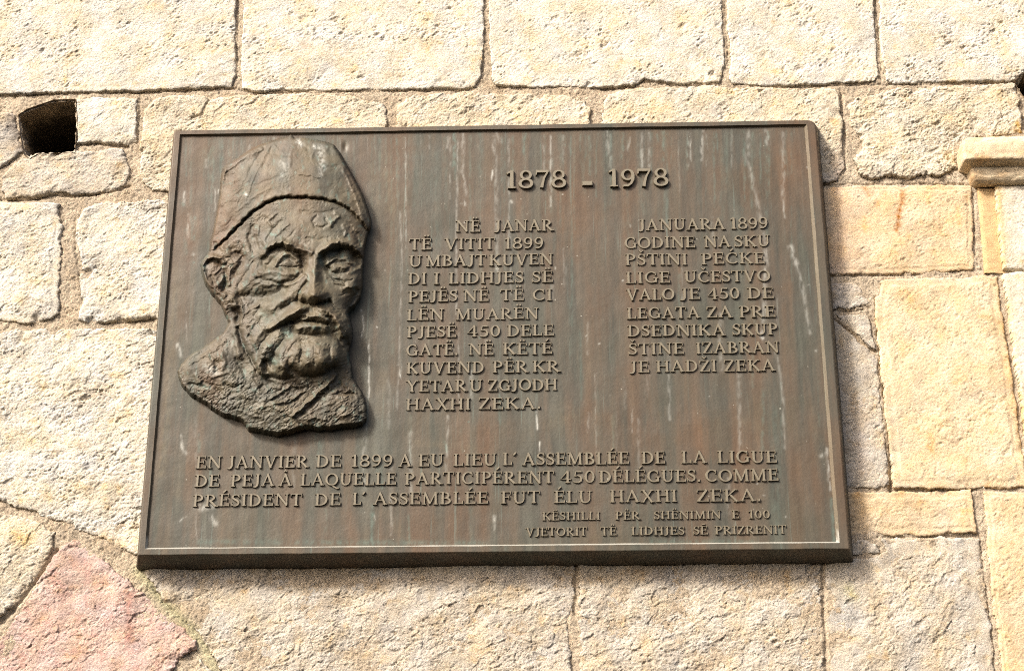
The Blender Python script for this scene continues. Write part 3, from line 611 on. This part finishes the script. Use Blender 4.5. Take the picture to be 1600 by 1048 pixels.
# narrow quirk between wall and jamb
qx = [(-.026, .030), (-.0255, .0045), (-.0245, .003), (-.018, .0030), (-.010, .0036), (-.002, .0044), (.004, .0052), (.012, .0070), (.016, .02)]
xq0, zq0 = on(1552, 295, YW); xq1, zq1 = on(1564, 428, YW)
co = []
NR = 90
for r in range(NR):
    g = r / (NR - 1); zz = zq0 + (zq1 - zq0) * g + .002
    for dx, dy in qx:
        co.append((xq0 + (xq1 - xq0) * g + dx - .001, YW + dy - .004 + .0008 * fbm(np.array([dx / .01]), np.array([zz / .01]), 520, 2)[0], zz))
fs = np.array([[r * len(qx) + i, r * len(qx) + i + 1, (r + 1) * len(qx) + i + 1, (r + 1) * len(qx) + i] for r in range(NR - 1) for i in range(len(qx) - 1)])[:, ::-1]
co = np.array(co); c = np.array([.52, .36, .19]) * (1 + .12 * fbm(co[:, 0] / .012, co[:, 2] / .03, 521, 3))[:, None]
mesh_obj('quirk_moulding', co, fs, M_SMOOTH, jamb, c)
# ---------------------------------------------------------------- the bronze plaque
plaque = empty('bronze_plaque', (0, YW, Z0 - .39), 'rectangular bronze memorial plaque with a portrait relief and raised lettering', 'plaque')
PW, PH = 1.10, .7484
REC = .0045                                                    # the panel lies this far behind the rim
def loop(hw, hh, y, rads, n=70, jit=0.0, seed=0):
    """rounded rectangle, counter-clockwise from the bottom left; rads: BL, BR, TR, TL"""
    c = [(-1, -1, 180), (1, -1, 270), (1, 1, 0), (-1, 1, 90)]; pts = []
    for k, (sx_, sz_, a0) in enumerate(c):
        r = rads[k]; cx, cz = sx_ * (hw - r), sz_ * (hh - r)
        for q in range(7):
            a = math.radians(a0 + 90 * q / 6); pts.append((cx + r * math.cos(a), cz + r * math.sin(a)))
        nk = c[(k + 1) % 4]; r2 = rads[(k + 1) % 4]
        a = math.radians(a0 + 90); p = np.array((cx + r * math.cos(a), cz + r * math.sin(a)))
        a = math.radians(nk[2]); e = np.array((nk[0] * (hw - r2) + r2 * math.cos(a), nk[1] * (hh - r2) + r2 * math.sin(a)))
        for q in range(1, n): pts.append(tuple(p + (e - p) * q / n))
    p = np.array(pts)
    if jit:
        p = p + jit * np.stack([fbm(p[:, 0] / .05, p[:, 1] / .05, seed, 3), fbm(p[:, 0] / .05, p[:, 1] / .05, seed + 1, 3)], 1)
    return np.c_[p[:, 0], np.full(len(p), y), p[:, 1]]
hw, hh = PW / 2, PH / 2
secs = [loop(hw + .012, hh + .012, YW + .004, (.004, .004, .010, .006)), loop(hw + .0118, hh + .0118, YW - .002, (.004, .004, .010, .006)),
        loop(hw + .0065, hh + .0065, .022, (.003, .003, .012, .006), jit=.0004, seed=600), loop(hw + .0008, hh + .0008, .0022, (.002, .002, .014, .006), jit=.0004, seed=602),
        loop(hw - .0002, hh - .0002, .0006, (.002, .002, .014, .006), jit=.0004, seed=604), loop(hw - .0018, hh - .0012, 0.0, (.002, .002, .013, .005), jit=.0004, seed=604)]
def inner(l, r, b, t, y, rr, seed):
    p = loop((PW - l - r) / 2, (PH - b - t) / 2, y, (rr,) * 4, jit=.0004, seed=seed); p[:, 0] += (l - r) / 2; p[:, 2] += (b - t) / 2; return p
secs += [inner(.0100, .0142, .0098, .0078, 0.0, .0015, 606), inner(.0103, .0146, .0101, .0081, .0004, .0015, 606), inner(.0124, .0186, .0124, .0098, REC - .0006, .0015, 608), inner(.0130, .0192, .0132, .0104, REC + .0003, .0015, 608), inner(.018, .022, .018, .016, REC + .003, .0015, 608)]
n = len(secs[0]); co = np.concatenate(secs)
fs = np.array([[r * n + i, r * n + (i + 1) % n, (r + 1) * n + (i + 1) % n, (r + 1) * n + i] for r in range(len(secs) - 1) for i in range(n)])
col = np.zeros((len(co), 3)); k = np.arange(len(co)) // n
lowin = (k >= 7) & (k <= 8) & (co[:, 2] < -.35); col[lowin, 0] = .6  # lime on the lower inner bevel, its catch light painted in too
col[(k >= 7) & (k <= 9), 2] = .5
under = (k >= 1) & (k <= 3)
me_o = mesh_obj('rim', co, fs, M_BRONZE, plaque, col, smooth=False)

# panel with a cast unevenness; the runs of lime and verdigris are where the photograph shows them
sp = .0016
X, Z = np.meshgrid(np.arange(-hw + .011, hw - .014, sp), np.arange(-hh + .011, hh - .008, sp))
y = REC + .0005 * fbm(X / .12, Z / .12, 620, 3) + .00016 * fbm(X / .022, Z / .022, 622, 3)
dx_, dz_ = on(539, 229, REC); y = y + .0025 * np.exp(-((X - dx_) / .004) ** 2 - ((Z - dz_) / .008) ** 2)
DRIPS = [ # points px, half width px, channel (0 lime, 1 verdigris, 2 warm), strength
 ([(565,485),(568,508),(566,526)],1.3,0,.85),([(576,532),(577,560),(576,620)],1.5,0,.9),([(572,650),(570,700)],2,0,.35),([(288,300),(287,316)],2,0,.5),([(286,320),(285,318)],2.5,1,.6),
 ([(336,286),(336,330)],1.5,0,.35),([(295,335),(293,370)],2.5,0,.35),([(304,340),(303,375)],3,1,.45),([(303,395),(302,398)],2,0,.5),([(277,538),(281,548),(282,556)],3,0,.6),([(322,250),(322,262)],2,0,.4),
 ([(282,680),(285,700),(290,708)],2.5,0,.45),([(310,680),(312,705)],3,1,.3),([(308,790),(318,794),(330,790)],5,0,.55),([(330,806),(337,818)],4,0,.35),([(281,814),(290,806)],1.2,0,.5),
 ([(582,790),(581,850)],3,1,.55),([(638,805),(640,850)],2,1,.4),([(769,266),(768,282)],1.3,0,.8),([(797,312),(800,316)],2.5,0,.7),([(773,805),(772,830)],2,0,.4),([(710,190),(710,260)],3,1,.6),([(724,210),(722,270)],3.5,0,.3),
 ([(722,270),(728,300),(726,320)],2.5,0,.4),([(775,205),(782,222)],3,0,.3),([(625,330),(628,400),(625,520),(620,640)],1.6,0,.25),([(622,570),(626,592)],1.6,0,.85),([(838,640),(840,670)],1.5,0,.8),([(700,650),(697,735)],2,0,.3),
 ([(695,690),(698,705)],2,1,.7),([(843,690),(843,706)],1.2,0,.8),([(1170,205),(1168,250),(1180,300),(1196,380)],3.4,0,.26),([(1197,380),(1194,470),(1192,520)],3.5,0,.4),([(1186,520),(1192,528)],3,0,.7),([(1212,550),(1222,600),(1226,700)],2.5,0,.25),
 ([(1222,290),(1226,340)],2,0,.4),([(1235,385),(1244,412)],4,0,.45),([(1244,412),(1254,450),(1266,520)],3,0,.3),([(1192,610),(1193,660),(1190,720)],3,1,.35),([(1196,205),(1200,225)],3.5,0,.4),([(1098,205),(1096,250)],2.5,0,.35),
 ([(1036,205),(1036,250)],3,1,.5),([(948,205),(955,260)],3,0,.25),([(982,350),(990,420)],8,1,.2),([(820,210),(818,240)],4,1,.5),([(985,215),(980,235)],2,0,.3),([(1225,235),(1228,270)],6,1,.35),([(1160,330),(1180,500)],9,1,.25),
 ([(500,690),(500,720)],4,1,.3),([(460,690),(458,760)],4,0,.15),([(592,720),(596,760)],4,1,.4),([(1292,700),(1295,740),(1297,765)],2,0,.5),([(1283,712),(1290,706)],3,0,.5),([(1275,548),(1276,552)],2,0,.7),
 ([(750,190),(752,240),(750,330)],5,1,.35),([(860,240),(862,330)],6,1,.3),([(1000,230),(1004,330)],7,1,.28),([(910,250),(912,300)],5,1,.22),([(1130,230),(1128,340)],7,1,.25),([(680,240),(682,420)],7,1,.22),([(650,215),(648,330)],7,1,.25),
 ([(1280,250),(1290,420)],5,1,.3),([(1210,640),(1214,830)],8,1,.25),([(930,620),(932,690)],6,1,.22),([(640,655),(640,690)],6,2,.2),([(275,420),(262,600),(250,740)],7,2,.42),([(262,640),(255,720)],8,2,.35),([(600,240),(610,330)],12,2,.35),
 ([(312,250),(330,235)],12,2,.3),([(580,260),(590,320)],8,2,.3),([(1270,640),(1280,720)],8,2,.2),([(650,690),(740,700)],7,2,.25),([(600,800),(640,846)],8,2,.18),([(1020,846),(1180,846)],4,1,.3),([(300,846),(760,848)],4,1,.35),([(1300,780),(1304,846)],3,1,.5),
 ([(880,845),(940,838)],5,2,.2),([(1160,660),(1190,670)],9,2,.25),([(850,660),(900,650)],12,2,.2)]
rng = random.Random(5)
for _ in range(150):                                           # fine runs that start at the rim
    u = rng.uniform(288, 1255); v = 204 + (1255 - u) * .014 + rng.uniform(0, 5); l = rng.choice([25, 40, 60, 90, 150, 240]) * rng.uniform(.6, 1.3); g_ = rng.uniform(-.01, .02)
    DRIPS.append(([(u, v), (u + g_ * l * .5 + rng.uniform(-1.5, 1.5), v + l * .5), (u + g_ * l, v + l)], rng.uniform(.7, 3.0), rng.choice([0, 1, 1, 1]), rng.uniform(.12, .40)))
for _ in range(110):                                           # and runs from the letters down
    u = rng.uniform(290, 1290); v = rng.uniform(300, 800); l = rng.uniform(20, 130); l = min(l, 846 - v)
    DRIPS.append(([(u, v), (u + rng.uniform(-1, 1), v + l * .5), (u + l * .01, v + l)], rng.uniform(.7, 3.5), rng.choice([0, 1, 1, 2]), rng.uniform(.08, .28)))
for _ in range(60):                                           # small specks and short runs between them
    u = rng.uniform(290, 1290); v = rng.uniform(212, 845); l = rng.choice([0, 0, 0, 1, 3, 7])
    DRIPS.append(([(u, v), (u + rng.uniform(-1, 1), v + l + .2)], rng.uniform(.5, 1.5), rng.choice([0, 0, 0, 1]), rng.uniform(.2, .8)))
def stains(X, Z, yy):
    c = np.zeros(X.shape + (3,))
    wx = X + .0012 * fbm(X / .008, Z / .02, 640, 2); wz = Z
    for pts, hwp, ch, s_ in DRIPS:
        p = np.array(pts, float); q = np.stack(on(p[:, 0], p[:, 1], yy), 1); w_ = max(hwp * .001, .0011)
        i0 = np.searchsorted(X[0], q[:, 0].min() - 3 * w_ - .003); i1 = np.searchsorted(X[0], q[:, 0].max() + 3 * w_ + .003)
        j0 = np.searchsorted(Z[:, 0], q[:, 1].min() - 3 * w_ - .003); j1 = np.searchsorted(Z[:, 0], q[:, 1].max() + 3 * w_ + .003)
        if i1 - i0 < 1 or j1 - j0 < 1: continue
        sl = (slice(j0, j1), slice(i0, i1))
        g = s_ * (.5 if ch == 1 and hwp >= 5 else .85) * np.exp(-(seg_dist(wx[sl], wz[sl], q) / w_) ** 2) * np.clip(.7 + 1.1 * fbm(X[sl] / .005, Z[sl] / .016, 641, 3), .05, 1.25)
        c[sl][..., ch] = np.maximum(c[sl][..., ch], g)
    return c
col = stains(X, Z, REC)
f, used = grid_faces(np.ones((X.shape[0] - 1, X.shape[1] - 1), bool))
mesh_obj('panel', np.stack([X.ravel(), y.ravel(), Z.ravel()], 1), f, M_BRONZE, plaque, col.reshape(-1, 3))

# portrait relief: head and coat one surface, the cap a piece of its own
U, V, H, capm = bust_heights()
d = ray(U, V); h = np.maximum(H, -1.2) * .001
t = (REC - h - CAMY) / d[..., 2]
PX = CAMX + d[..., 0] * t; PZ = CAMZ + d[..., 1] * t; PYY = REC - h
live = H > -1.0
cell = live[:-1, :-1] | live[1:, 1:] | live[1:, :-1] | live[:-1, 1:]
cc = capm[:-1, :-1]
tintb = np.zeros(U.shape + (3,))
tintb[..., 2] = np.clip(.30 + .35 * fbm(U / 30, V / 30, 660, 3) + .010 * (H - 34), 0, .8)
tintb[..., 1] = np.clip(fbm(U / 9, V / 14, 662, 3) - .45, 0, .5)
for pts, hwp, ch, s_ in [([(500,232),(505,262)],6,0,.45),([(466,221),(470,226)],4,0,.8),([(490,228),(492,231)],2.5,0,.7),([(440,255),(446,262)],5,0,.3),([(383,303),(386,306)],2.5,0,.6),([(422,366),(430,367)],2.5,1,.9),
      ([(322,572),(336,582)],6,0,.45),([(310,600),(322,605)],4,1,.6),([(446,515),(452,524)],6,1,.7),([(425,562),(430,566)],4,1,.8),([(350,430),(352,448)],4,1,.6),([(500,400),(502,412)],4,1,.5),([(490,418),(490,450)],3,2,.8),([(410,490),(418,500)],6,1,.4),
      ([(540,585),(545,600)],6,2,.7),([(450,655),(460,662)],6,2,.8),([(490,660),(500,668)],5,1,.5),([(500,262),(502,275)],3,0,.4),([(446,265),(440,275)],3,0,.35)]:
    g = s_ * np.exp(-(seg_dist(U, V, pts) / hwp) ** 2) * np.clip(.7 + .8 * fbm(U / 4, V / 4, 664, 2), 0, 1.2)
    tintb[..., ch] = np.maximum(tintb[..., ch], g)
allco = np.stack([PX.ravel(), PYY.ravel(), PZ.ravel()], 1)
f, used = grid_faces(cell & ~cc, True)
bust = mesh_obj('portrait_relief', allco[used], f, M_RELIEF, plaque, tintb.reshape(-1, 3)[used], label='bronze head and shoulders of a bearded man in a brimless cap')
f, used = grid_faces(cell & cc, True)
cap_o = mesh_obj('cap', allco[used], f, M_RELIEF, plaque, tintb.reshape(-1, 3)[used])
cap_o.parent = bust                                            # the relief sits at the plaque's own origin

# ---------------------------------------------------------------- raised roman capitals
TH, TN, SF = .185, .105, .085
def arc(cx, cy, rx, ry, a0, a1, n=14, thick=TH, thin=TN, p=1.3):
    a = np.radians(np.linspace(a0, a1, n)); c = np.abs(np.cos(a)) ** p
    return (list(zip(cx + rx * np.cos(a), cy + ry * np.sin(a))), list(thin + (thick - thin) * c))
def S_(x, y_, l=.13, r=None):
    return ([(x - l, y_), (x + (l if r is None else r), y_)], SF)
b_, t_ = SF / 2, 1 - SF / 2
def stem(x, w=TH, lo=0.0, hi=1.0): return ([(x, lo), (x, hi)], w)
def E_(): return (.74, [stem(.2), ([(.05, b_), (.68, b_)], SF), ([(.05, t_), (.64, t_)], SF), ([(.2, .52), (.54, .52)], SF), ([(.66, 0), (.67, .24)], .07), ([(.62, 1), (.63, .78)], .07), ([(.53, .40), (.53, .64)], .06)])
def O_g(w=.92): return (w, [arc(w / 2, .5, w / 2 - .10, .455, 0, 360, 28)])
def C_(): return (.84, [arc(.46, .5, .345, .455, 48, 318, 24), ([(.70, .98), (.72, .68)], .075)])
GL = {
 'A': (.92, [([(.14, 0), (.45, 1)], TN), ([(.42, 1.0), (.76, 0)], TH), ([(.26, .34), (.64, .34)], .075), S_(.13, b_, .11, .13), S_(.77, b_, .14, .13)]),
 'B': (.78, [stem(.2), ([(.05, b_), (.3, b_)], SF), ([(.05, t_), (.3, t_)], SF), arc(.30, .735, .26, .225, -90, 90, 12), arc(.32, .28, .32, .24, -90, 90, 12)]),
 'C': C_(), 'E': E_(), 'O': O_g(),
 'D': (.88, [stem(.2), S_(.2, b_, .15, .2), S_(.2, t_, .15, .2), arc(.34, .5, .40, .455, -90, 90, 18)]),
 'F': (.68, [stem(.2), S_(.2, b_, .15), ([(.05, t_), (.62, t_)], SF), ([(.2, .50), (.52, .50)], SF), ([(.60, 1), (.61, .76)], .07), ([(.51, .38), (.51, .62)], .06)]),
 'G': (.90, [arc(.46, .5, .345, .455, 50, 322, 24), ([(.70, .98), (.72, .68)], .075), ([(.73, .06), (.73, .40)], TH * .9), S_(.73, .42, .14)]),
 'H': (.94, [stem(.2), stem(.74), ([(.2, .52), (.74, .52)], SF), S_(.2, b_), S_(.2, t_), S_(.74, b_), S_(.74, t_)]),
 'I': (.42, [stem(.21), S_(.21, b_), S_(.21, t_)]),
 'J': (.50, [([(.30, 1), (.30, .28), (.285, .12), (.23, .0), (.14, -.05), (.04, -.02)], [TH, TH, TH, .16, .13, .13]), S_(.30, t_)]),
 'K': (.88, [stem(.2), ([(.2, .40), (.70, 1)], TN), ([(.36, .58), (.76, 0)], TH), S_(.2, b_), S_(.2, t_), S_(.72, b_, .13), S_(.68, t_, .12)]),
 'L': (.70, [stem(.2), S_(.2, t_), ([(.05, b_), (.64, b_)], SF), ([(.62, 0), (.635, .26)], .07)]),
 'M': (1.08, [([(.18, 0), (.20, 1)], TN), ([(.20, 1), (.52, .06)], TH), ([(.52, .06), (.86, 1)], TN), ([(.86, 1), (.88, 0)], TH), S_(.17, b_, .11), S_(.88, b_, .13), S_(.16, t_, .10, .05), S_(.88, t_, .05, .12)]),
 'N': (.96, [([(.18, 0), (.18, 1)], TN), ([(.18, 1), (.78, .03)], TH), ([(.78, 0), (.78, 1)], TN), S_(.18, b_, .12), S_(.15, t_, .12, .08), S_(.78, t_, .12)]),
 'P': (.74, [stem(.2), S_(.2, b_), ([(.05, t_), (.32, t_)], SF), arc(.32, .72, .29, .245, -90, 90, 12), ([(.2, .47), (.34, .47)], TN * .9)]),
 'Q': (.94, [arc(.46, .5, .36, .455, 0, 360, 28), ([(.46, .06), (.62, -.10), (.82, -.24), (.96, -.22)], [.09, .13, .12, .06])]),
 'R': (.86, [stem(.2), S_(.2, b_), ([(.05, t_), (.32, t_)], SF), arc(.32, .74, .27, .225, -90, 90, 12), ([(.34, .50), (.72, .03)], TH), S_(.78, b_, .10, .10)]),
 'S': (.62, [([(.50, .80), (.46, .90), (.34, .955), (.20, .92), (.12, .80), (.15, .66), (.30, .55), (.44, .45), (.51, .31), (.47, .14), (.33, .045), (.18, .06), (.09, .20)], [.09, .1, .1, .12, .15, .17, .19, .19, .17, .14, .11, .1, .09]), ([(.52, .96), (.53, .70)], .07), ([(.08, .04), (.07, .30)], .07)]),
 'T': (.78, [stem(.39), S_(.39, b_), ([(.06, t_), (.72, t_)], SF), ([(.07, 1), (.05, .76)], .07), ([(.71, 1), (.73, .76)], .07)]),
 'U': (.90, [([(.2, 1), (.2, .32), (.24, .14), (.34, .05), (.47, .04), (.60, .10), (.68, .22), (.71, .36), (.71, 1)], [TH, TH, .17, .15, .12, .11, .1, TN, TN]), S_(.2, t_), S_(.71, t_, .12)]),
 'V': (.90, [([(.15, 1), (.46, 0)], TH), ([(.44, 0), (.74, 1)], TN), S_(.16, t_), S_(.75, t_, .11)]),
 'X': (.88, [([(.17, 1), (.71, 0)], TH), ([(.16, 0), (.70, 1)], TN), S_(.17, t_), S_(.70, t_, .11), S_(.16, b_, .11), S_(.72, b_)]),
 'Y': (.86, [([(.14, 1), (.43, .48)], TH), ([(.72, 1), (.43, .48)], TN), stem(.43, TH, 0, .52), S_(.15, t_), S_(.73, t_, .11), S_(.43, b_)]),
 'Z': (.76, [([(.10, t_), (.64, t_)], SF), ([(.08, b_), (.68, b_)], SF), ([(.62, .97), (.13, .03)], TH), ([(.10, 1), (.09, .76)], .07), ([(.68, 0), (.69, .26)], .07)]),
 '0': (.66, [arc(.33, .5, .22, .455, 0, 360, 26)]),
 '1': (.50, [stem(.27), S_(.27, b_, .16), ([(.27, .97), (.06, .84)], .10)]),
 '4': (.70, [stem(.46), ([(.46, .98), (.06, .32), (.64, .30)], [.1, .09, .1]), S_(.46, b_, .12)]),
 '5': (.62, [([(.52, .93), (.20, .93), (.15, .55)], [.14, .11, .09]), ([(.15, .56), (.30, .60), (.44, .53), (.51, .36), (.47, .16), (.34, .045), (.18, .04), (.07, .12)], [.08, .11, .14, .18, .17, .13, .1, .12])]),
 '7': (.66, [([(.08, .92), (.60, .92)], .15), ([(.58, .94), (.40, .52), (.30, .0)], [.1, .12, .17]), ([(.09, 1), (.07, .72)], .07)]),
 '8': (.70, [arc(.35, .74, .20, .225, 0, 360, 20, .15, .10), arc(.35, .265, .25, .235, 0, 360, 22, .17, .10)]),
 '9': (.68, [arc(.33, .68, .22, .275, 0, 360, 20, .16, .10), ([(.56, .70), (.55, .42), (.46, .18), (.32, .06), (.14, .06)], [.16, .16, .14, .12, .11])]),
 '-': (.50, [([(.04, .22), (.46, .22)], .24)]), '.': (.30, [([(.15, 0.0), (.15, .17)], .17)]), '´': (.26, [([(.04, .84), (.20, 1.06)], .14)]),
}
MK = {'¨': [([(-.13, 1.17), (-.13, 1.31)], .13), ([(.15, 1.17), (.15, 1.31)], .13)], '/': [([(-.10, 1.12), (.14, 1.34)], .12)], 'v': [([(-.17, 1.32), (0, 1.14), (.17, 1.32)], .10)],
      '_': [([(-.18, 1.22), (.18, 1.22)], .11)], '\\': [([(-.12, 1.18), (.02, 1.30), (.06, 1.16)], .11)]}
ACC = {'Ë': 'E¨', 'É': 'E/', 'Ē': 'E_', 'Š': 'Sv', 'Č': 'Cv', 'Ć': 'C/', 'Ž': 'Zv', 'À': 'A\\'}
def ribbon(pts, wid, X0, Zb, sc_x, sc, bev, hgt, dz, out_v, out_f):
    """one stroke: a bar with sloping flanks"""
    p = np.array(pts, float) * np.array([sc_x, sc]) + np.array([X0, Zb]); n = len(p)
    w = (np.full(n, wid) if not hasattr(wid, '__len__') else np.array(wid)) * sc / 2
    closed = n > 6 and np.hypot(*(p[0] - p[-1])) < 1e-6
    tg = np.gradient(p, axis=0)
    if closed: tg[0] = tg[-1] = p[1] - p[-2]
    tg /= np.linalg.norm(tg, axis=1)[:, None] + 1e-12; nm = np.stack([-tg[:, 1], tg[:, 0]], 1)
    base = len(out_v); y0, y1 = REC + .0006, REC - hgt - dz
    for i in range(n):
        e = 0 if closed or 0 < i < n - 1 else (-1 if i == 0 else 1)
        for k, (o, yy) in enumerate(((w[i] + bev * .6, y0), (max(w[i] - bev * .35, w[i] * .5), y1), (-max(w[i] - bev * .35, w[i] * .5), y1), (-w[i] - bev * .6, y0))):
            q = p[i] + nm[i] * o + (tg[i] * e * bev if k in (0, 3) else 0)
            out_v.append((q[0], yy, q[1]))
    for i in range(n - 1):
        a, b = base + i * 4, base + i * 4 + 4
        for k in range(3): out_f.append([a + k, b + k, b + k + 1, a + k + 1])
    if not closed:
        out_f.append([base, base + 1, base + 2, base + 3][::1]); a = base + (n - 1) * 4; out_f.append([a + 3, a + 2, a + 1, a])
rngt = random.Random(11)
def text_line(name, words, uref, vbase, cap_px, hgt=.0034):
    """words: (text, first px, last px); uref, vbase: a point of the baseline; cap_px: height of the capitals there"""
    yt = REC - hgt
    zb = float(on(uref, vbase, yt)[1]); zt = float(on(uref, vbase - cap_px, yt)[1]); sc = zt - zb
    k = 0
    for txt, ua, ub in words:
        V_, F_ = [], []
        # baseline px at the two ends of the word follow from the level line zb
        def x_at(u):
            v = vbase
            for _ in range(3):
                x, z = on(u, v, yt); v += (float(z) - zb) * 950
            return float(on(u, v, yt)[0])
        xa, xb = x_at(ua), x_at(ub)
        gl = []; tot = 0
        for ch in txt:
            mk = None
            if ch in ACC: ch, mk = ACC[ch][0], ACC[ch][1]
            w, st_ = GL[ch]; gl.append((w, st_, mk)); tot += w
        gap = .02; tot += gap * (len(gl) - 1); f_ = (xb - xa) / (tot - .06) ; x = xa - .03 * f_
        for w, st_, mk in gl:
            dzb = rngt.uniform(-.02, .02) * sc
            for pts, wid in st_:
                ribbon(pts, wid, x, zb + dzb, f_, sc, .0010, hgt, (k % 23) * .000025, V_, F_); k += 1
            if mk:
                for pts, wid in MK[mk]:
                    ribbon([(a / f_ * sc * .9 + w * .48, b) for a, b in pts], wid, x, zb + dzb, f_, sc, .0006, hgt, (k % 23) * .000025, V_, F_); k += 1
            x += (w + gap) * f_
        co = np.array(V_); c = np.zeros((len(co), 3)); c[:, 2] = np.where(co[:, 1] < REC - .001, 1.0, .35); c[:, 0] = np.where(co[:, 1] < REC - .001, .10, 0)  # tops coloured paler than the flanks' feet, painting in the letters' highlights
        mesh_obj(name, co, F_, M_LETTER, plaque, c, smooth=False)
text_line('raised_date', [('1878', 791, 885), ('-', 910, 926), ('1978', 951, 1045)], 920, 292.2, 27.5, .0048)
def a5(z): return 600 + z / 5.3333
def c5(z): return 950 + z / 5.3333
def f4(z): return 290 + z / 4.5714
def g4(z): return 600 + z / 4.5714
def h4(z): return 900 + z / 4.5714
def s4(z): return 800 + z / 4
LINES = [
 ([('NË', a5(598), a5(802)), ('JANAR', a5(922), a5(1410))], 780, 361.4, 17.6), ([('TË', a5(208), a5(398)), ('VITIT', a5(505), a5(925)), ('1899', a5(1005), a5(1330))], 740, 389.4, 17.6),
 ([('U', a5(205), a5(318)), ('MBAJT', a5(348), a5(850)), ('KUVEN', a5(875), a5(1410))], 750, 415.2, 17.6), ([('DI', a5(200), a5(355)), ('I', a5(410), a5(465)), ('LIDHJES', a5(540), a5(1165)), ('SË', a5(1232), a5(1410))], 750, 442.6, 17.6),
 ([('PEJËS', a5(200), a5(612)), ('NË', a5(662), a5(875)), ('TË', a5(970), a5(1168)), ('CI', a5(1238), a5(1405))], 750, 470.2, 17.6), ([('LËN', a5(190), a5(500)), ('MUARËN', a5(598), a5(1290))], 740, 499.2, 17.6),
 ([('PJESË', a5(190), a5(605)), ('450', a5(692), a5(970)), ('DELE', a5(1025), a5(1418))], 750, 525.8, 17.8), ([('GATË.', a5(185), a5(618)), ('NË', a5(705), a5(915)), ('KËTÉ', a5(990), a5(1405))], 750, 554.2, 17.8),
 ([('KUVEND', a5(185), a5(835)), ('PËR', a5(905), a5(1200)), ('KR', a5(1237), a5(1465))], 750, 582.2, 18.0), ([('YETAR', a5(185), a5(690)), ('U', a5(712), a5(822)), ('ZGJODH', a5(865), a5(1445))], 750, 610.8, 18.0),
 ([('HAXHI', a5(180), a5(722)), ('ZEKA.', a5(785), a5(1310))], 740, 639.5, 18.2),
 ([('JANUARA', c5(258), c5(978)), ('1899', c5(1022), c5(1335))], 1100, 358.6, 17.6), ([('GODINE', c5(140), c5(730)), ('NA', c5(805), c5(1025)), ('SKU', c5(1055), c5(1355))], 1090, 386.4, 17.6),
 ([('PŠTINI', c5(145), c5(665)), ('PEĆKE', c5(780), c5(1310))], 1090, 413.0, 17.6), ([('LIGE', c5(150), c5(522)), ('UČESTVO', c5(638), c5(1355))], 1090, 441.0, 17.6),
 ([('VALO', c5(155), c5(555)), ('JE', c5(605), c5(770)), ('450', c5(832), c5(1100)), ('DE', c5(1165), c5(1385))], 1090, 467.6, 17.6), ([('LEGATA', c5(160), c5(768)), ('ZA', c5(822), c5(1040)), ('PRE', c5(1098), c5(1400))], 1090, 496.6, 17.6),
 ([('DSEDNIKA', c5(165), c5(980)), ('SKUP', c5(1040), c5(1418))], 1090, 524.2, 17.8), ([('ŠTINE', c5(172), c5(635)), ('IZABRAN', c5(735), c5(1430))], 1100, 552.2, 17.8),
 ([('JE', c5(182), c5(348)), ('HADŽI', c5(402), c5(910)), ('ZEKA', c5(968), c5(1395))], 1100, 580.4, 18.0),
 ([('EN', f4(70), f4(255)), ('JANVIER', f4(300), f4(875)), ('DE', f4(928), f4(1112)), ('1899', f4(1180), f4(1480)), ('A', g4(105), g4(197)), ('EU', g4(245), g4(428)), ('LIEU', g4(495), g4(805)), ('L´', g4(850), g4(945)), ('ASSEMBLÉE', g4(988), h4(380)), ('DE', h4(470), h4(640)), ('LA', h4(755), h4(935)), ('LIGUE', h4(1012), h4(1438))], 750, 726.9, 19.0),
 ([('DE', f4(62), f4(240)), ('PEJA', f4(320), f4(632)), ('À', f4(665), f4(758)), ('LAQUELLE', f4(820), f4(1505)), ('PARTICIPÉRENT', g4(148), g4(1215)), ('450', g4(1258), g4(1508)), ('DÉLÉGUES.', h4(165), h4(893)), ('COMME', h4(925), h4(1450))], 750, 755.6, 19.0),
 ([('PRÉSIDENT', f4(48), f4(830)), ('DE', f4(920), f4(1108)), ('L´', f4(1192), f4(1280)), ('ASSEMBLÉE', f4(1340), g4(745)), ('FUT', g4(835), g4(1115)), ('ÉLU', g4(1215), g4(1490)), ('HAXHI', h4(243), h4(725)), ('ZEKA.', h4(862), h4(1325))], 770, 786.4, 19.0),
 ([('KËSHILLI', s4(190), s4(552)), ('PËR', s4(648), s4(800)), ('SHËNIMIN', s4(888), s4(1308)), ('E', s4(1378), s4(1422)), ('100', h4(1235), h4(1388))], 930, 811.6, 12.6),
 ([('VJETORIT', s4(88), s4(470)), ('TË', s4(555), s4(655)), ('LIDHJES', s4(748), s4(1080)), ('SĒ', s4(1135), s4(1225)), ('PRIZRENIT', h4(995), h4(1505))], 930, 836.0, 13.0)]
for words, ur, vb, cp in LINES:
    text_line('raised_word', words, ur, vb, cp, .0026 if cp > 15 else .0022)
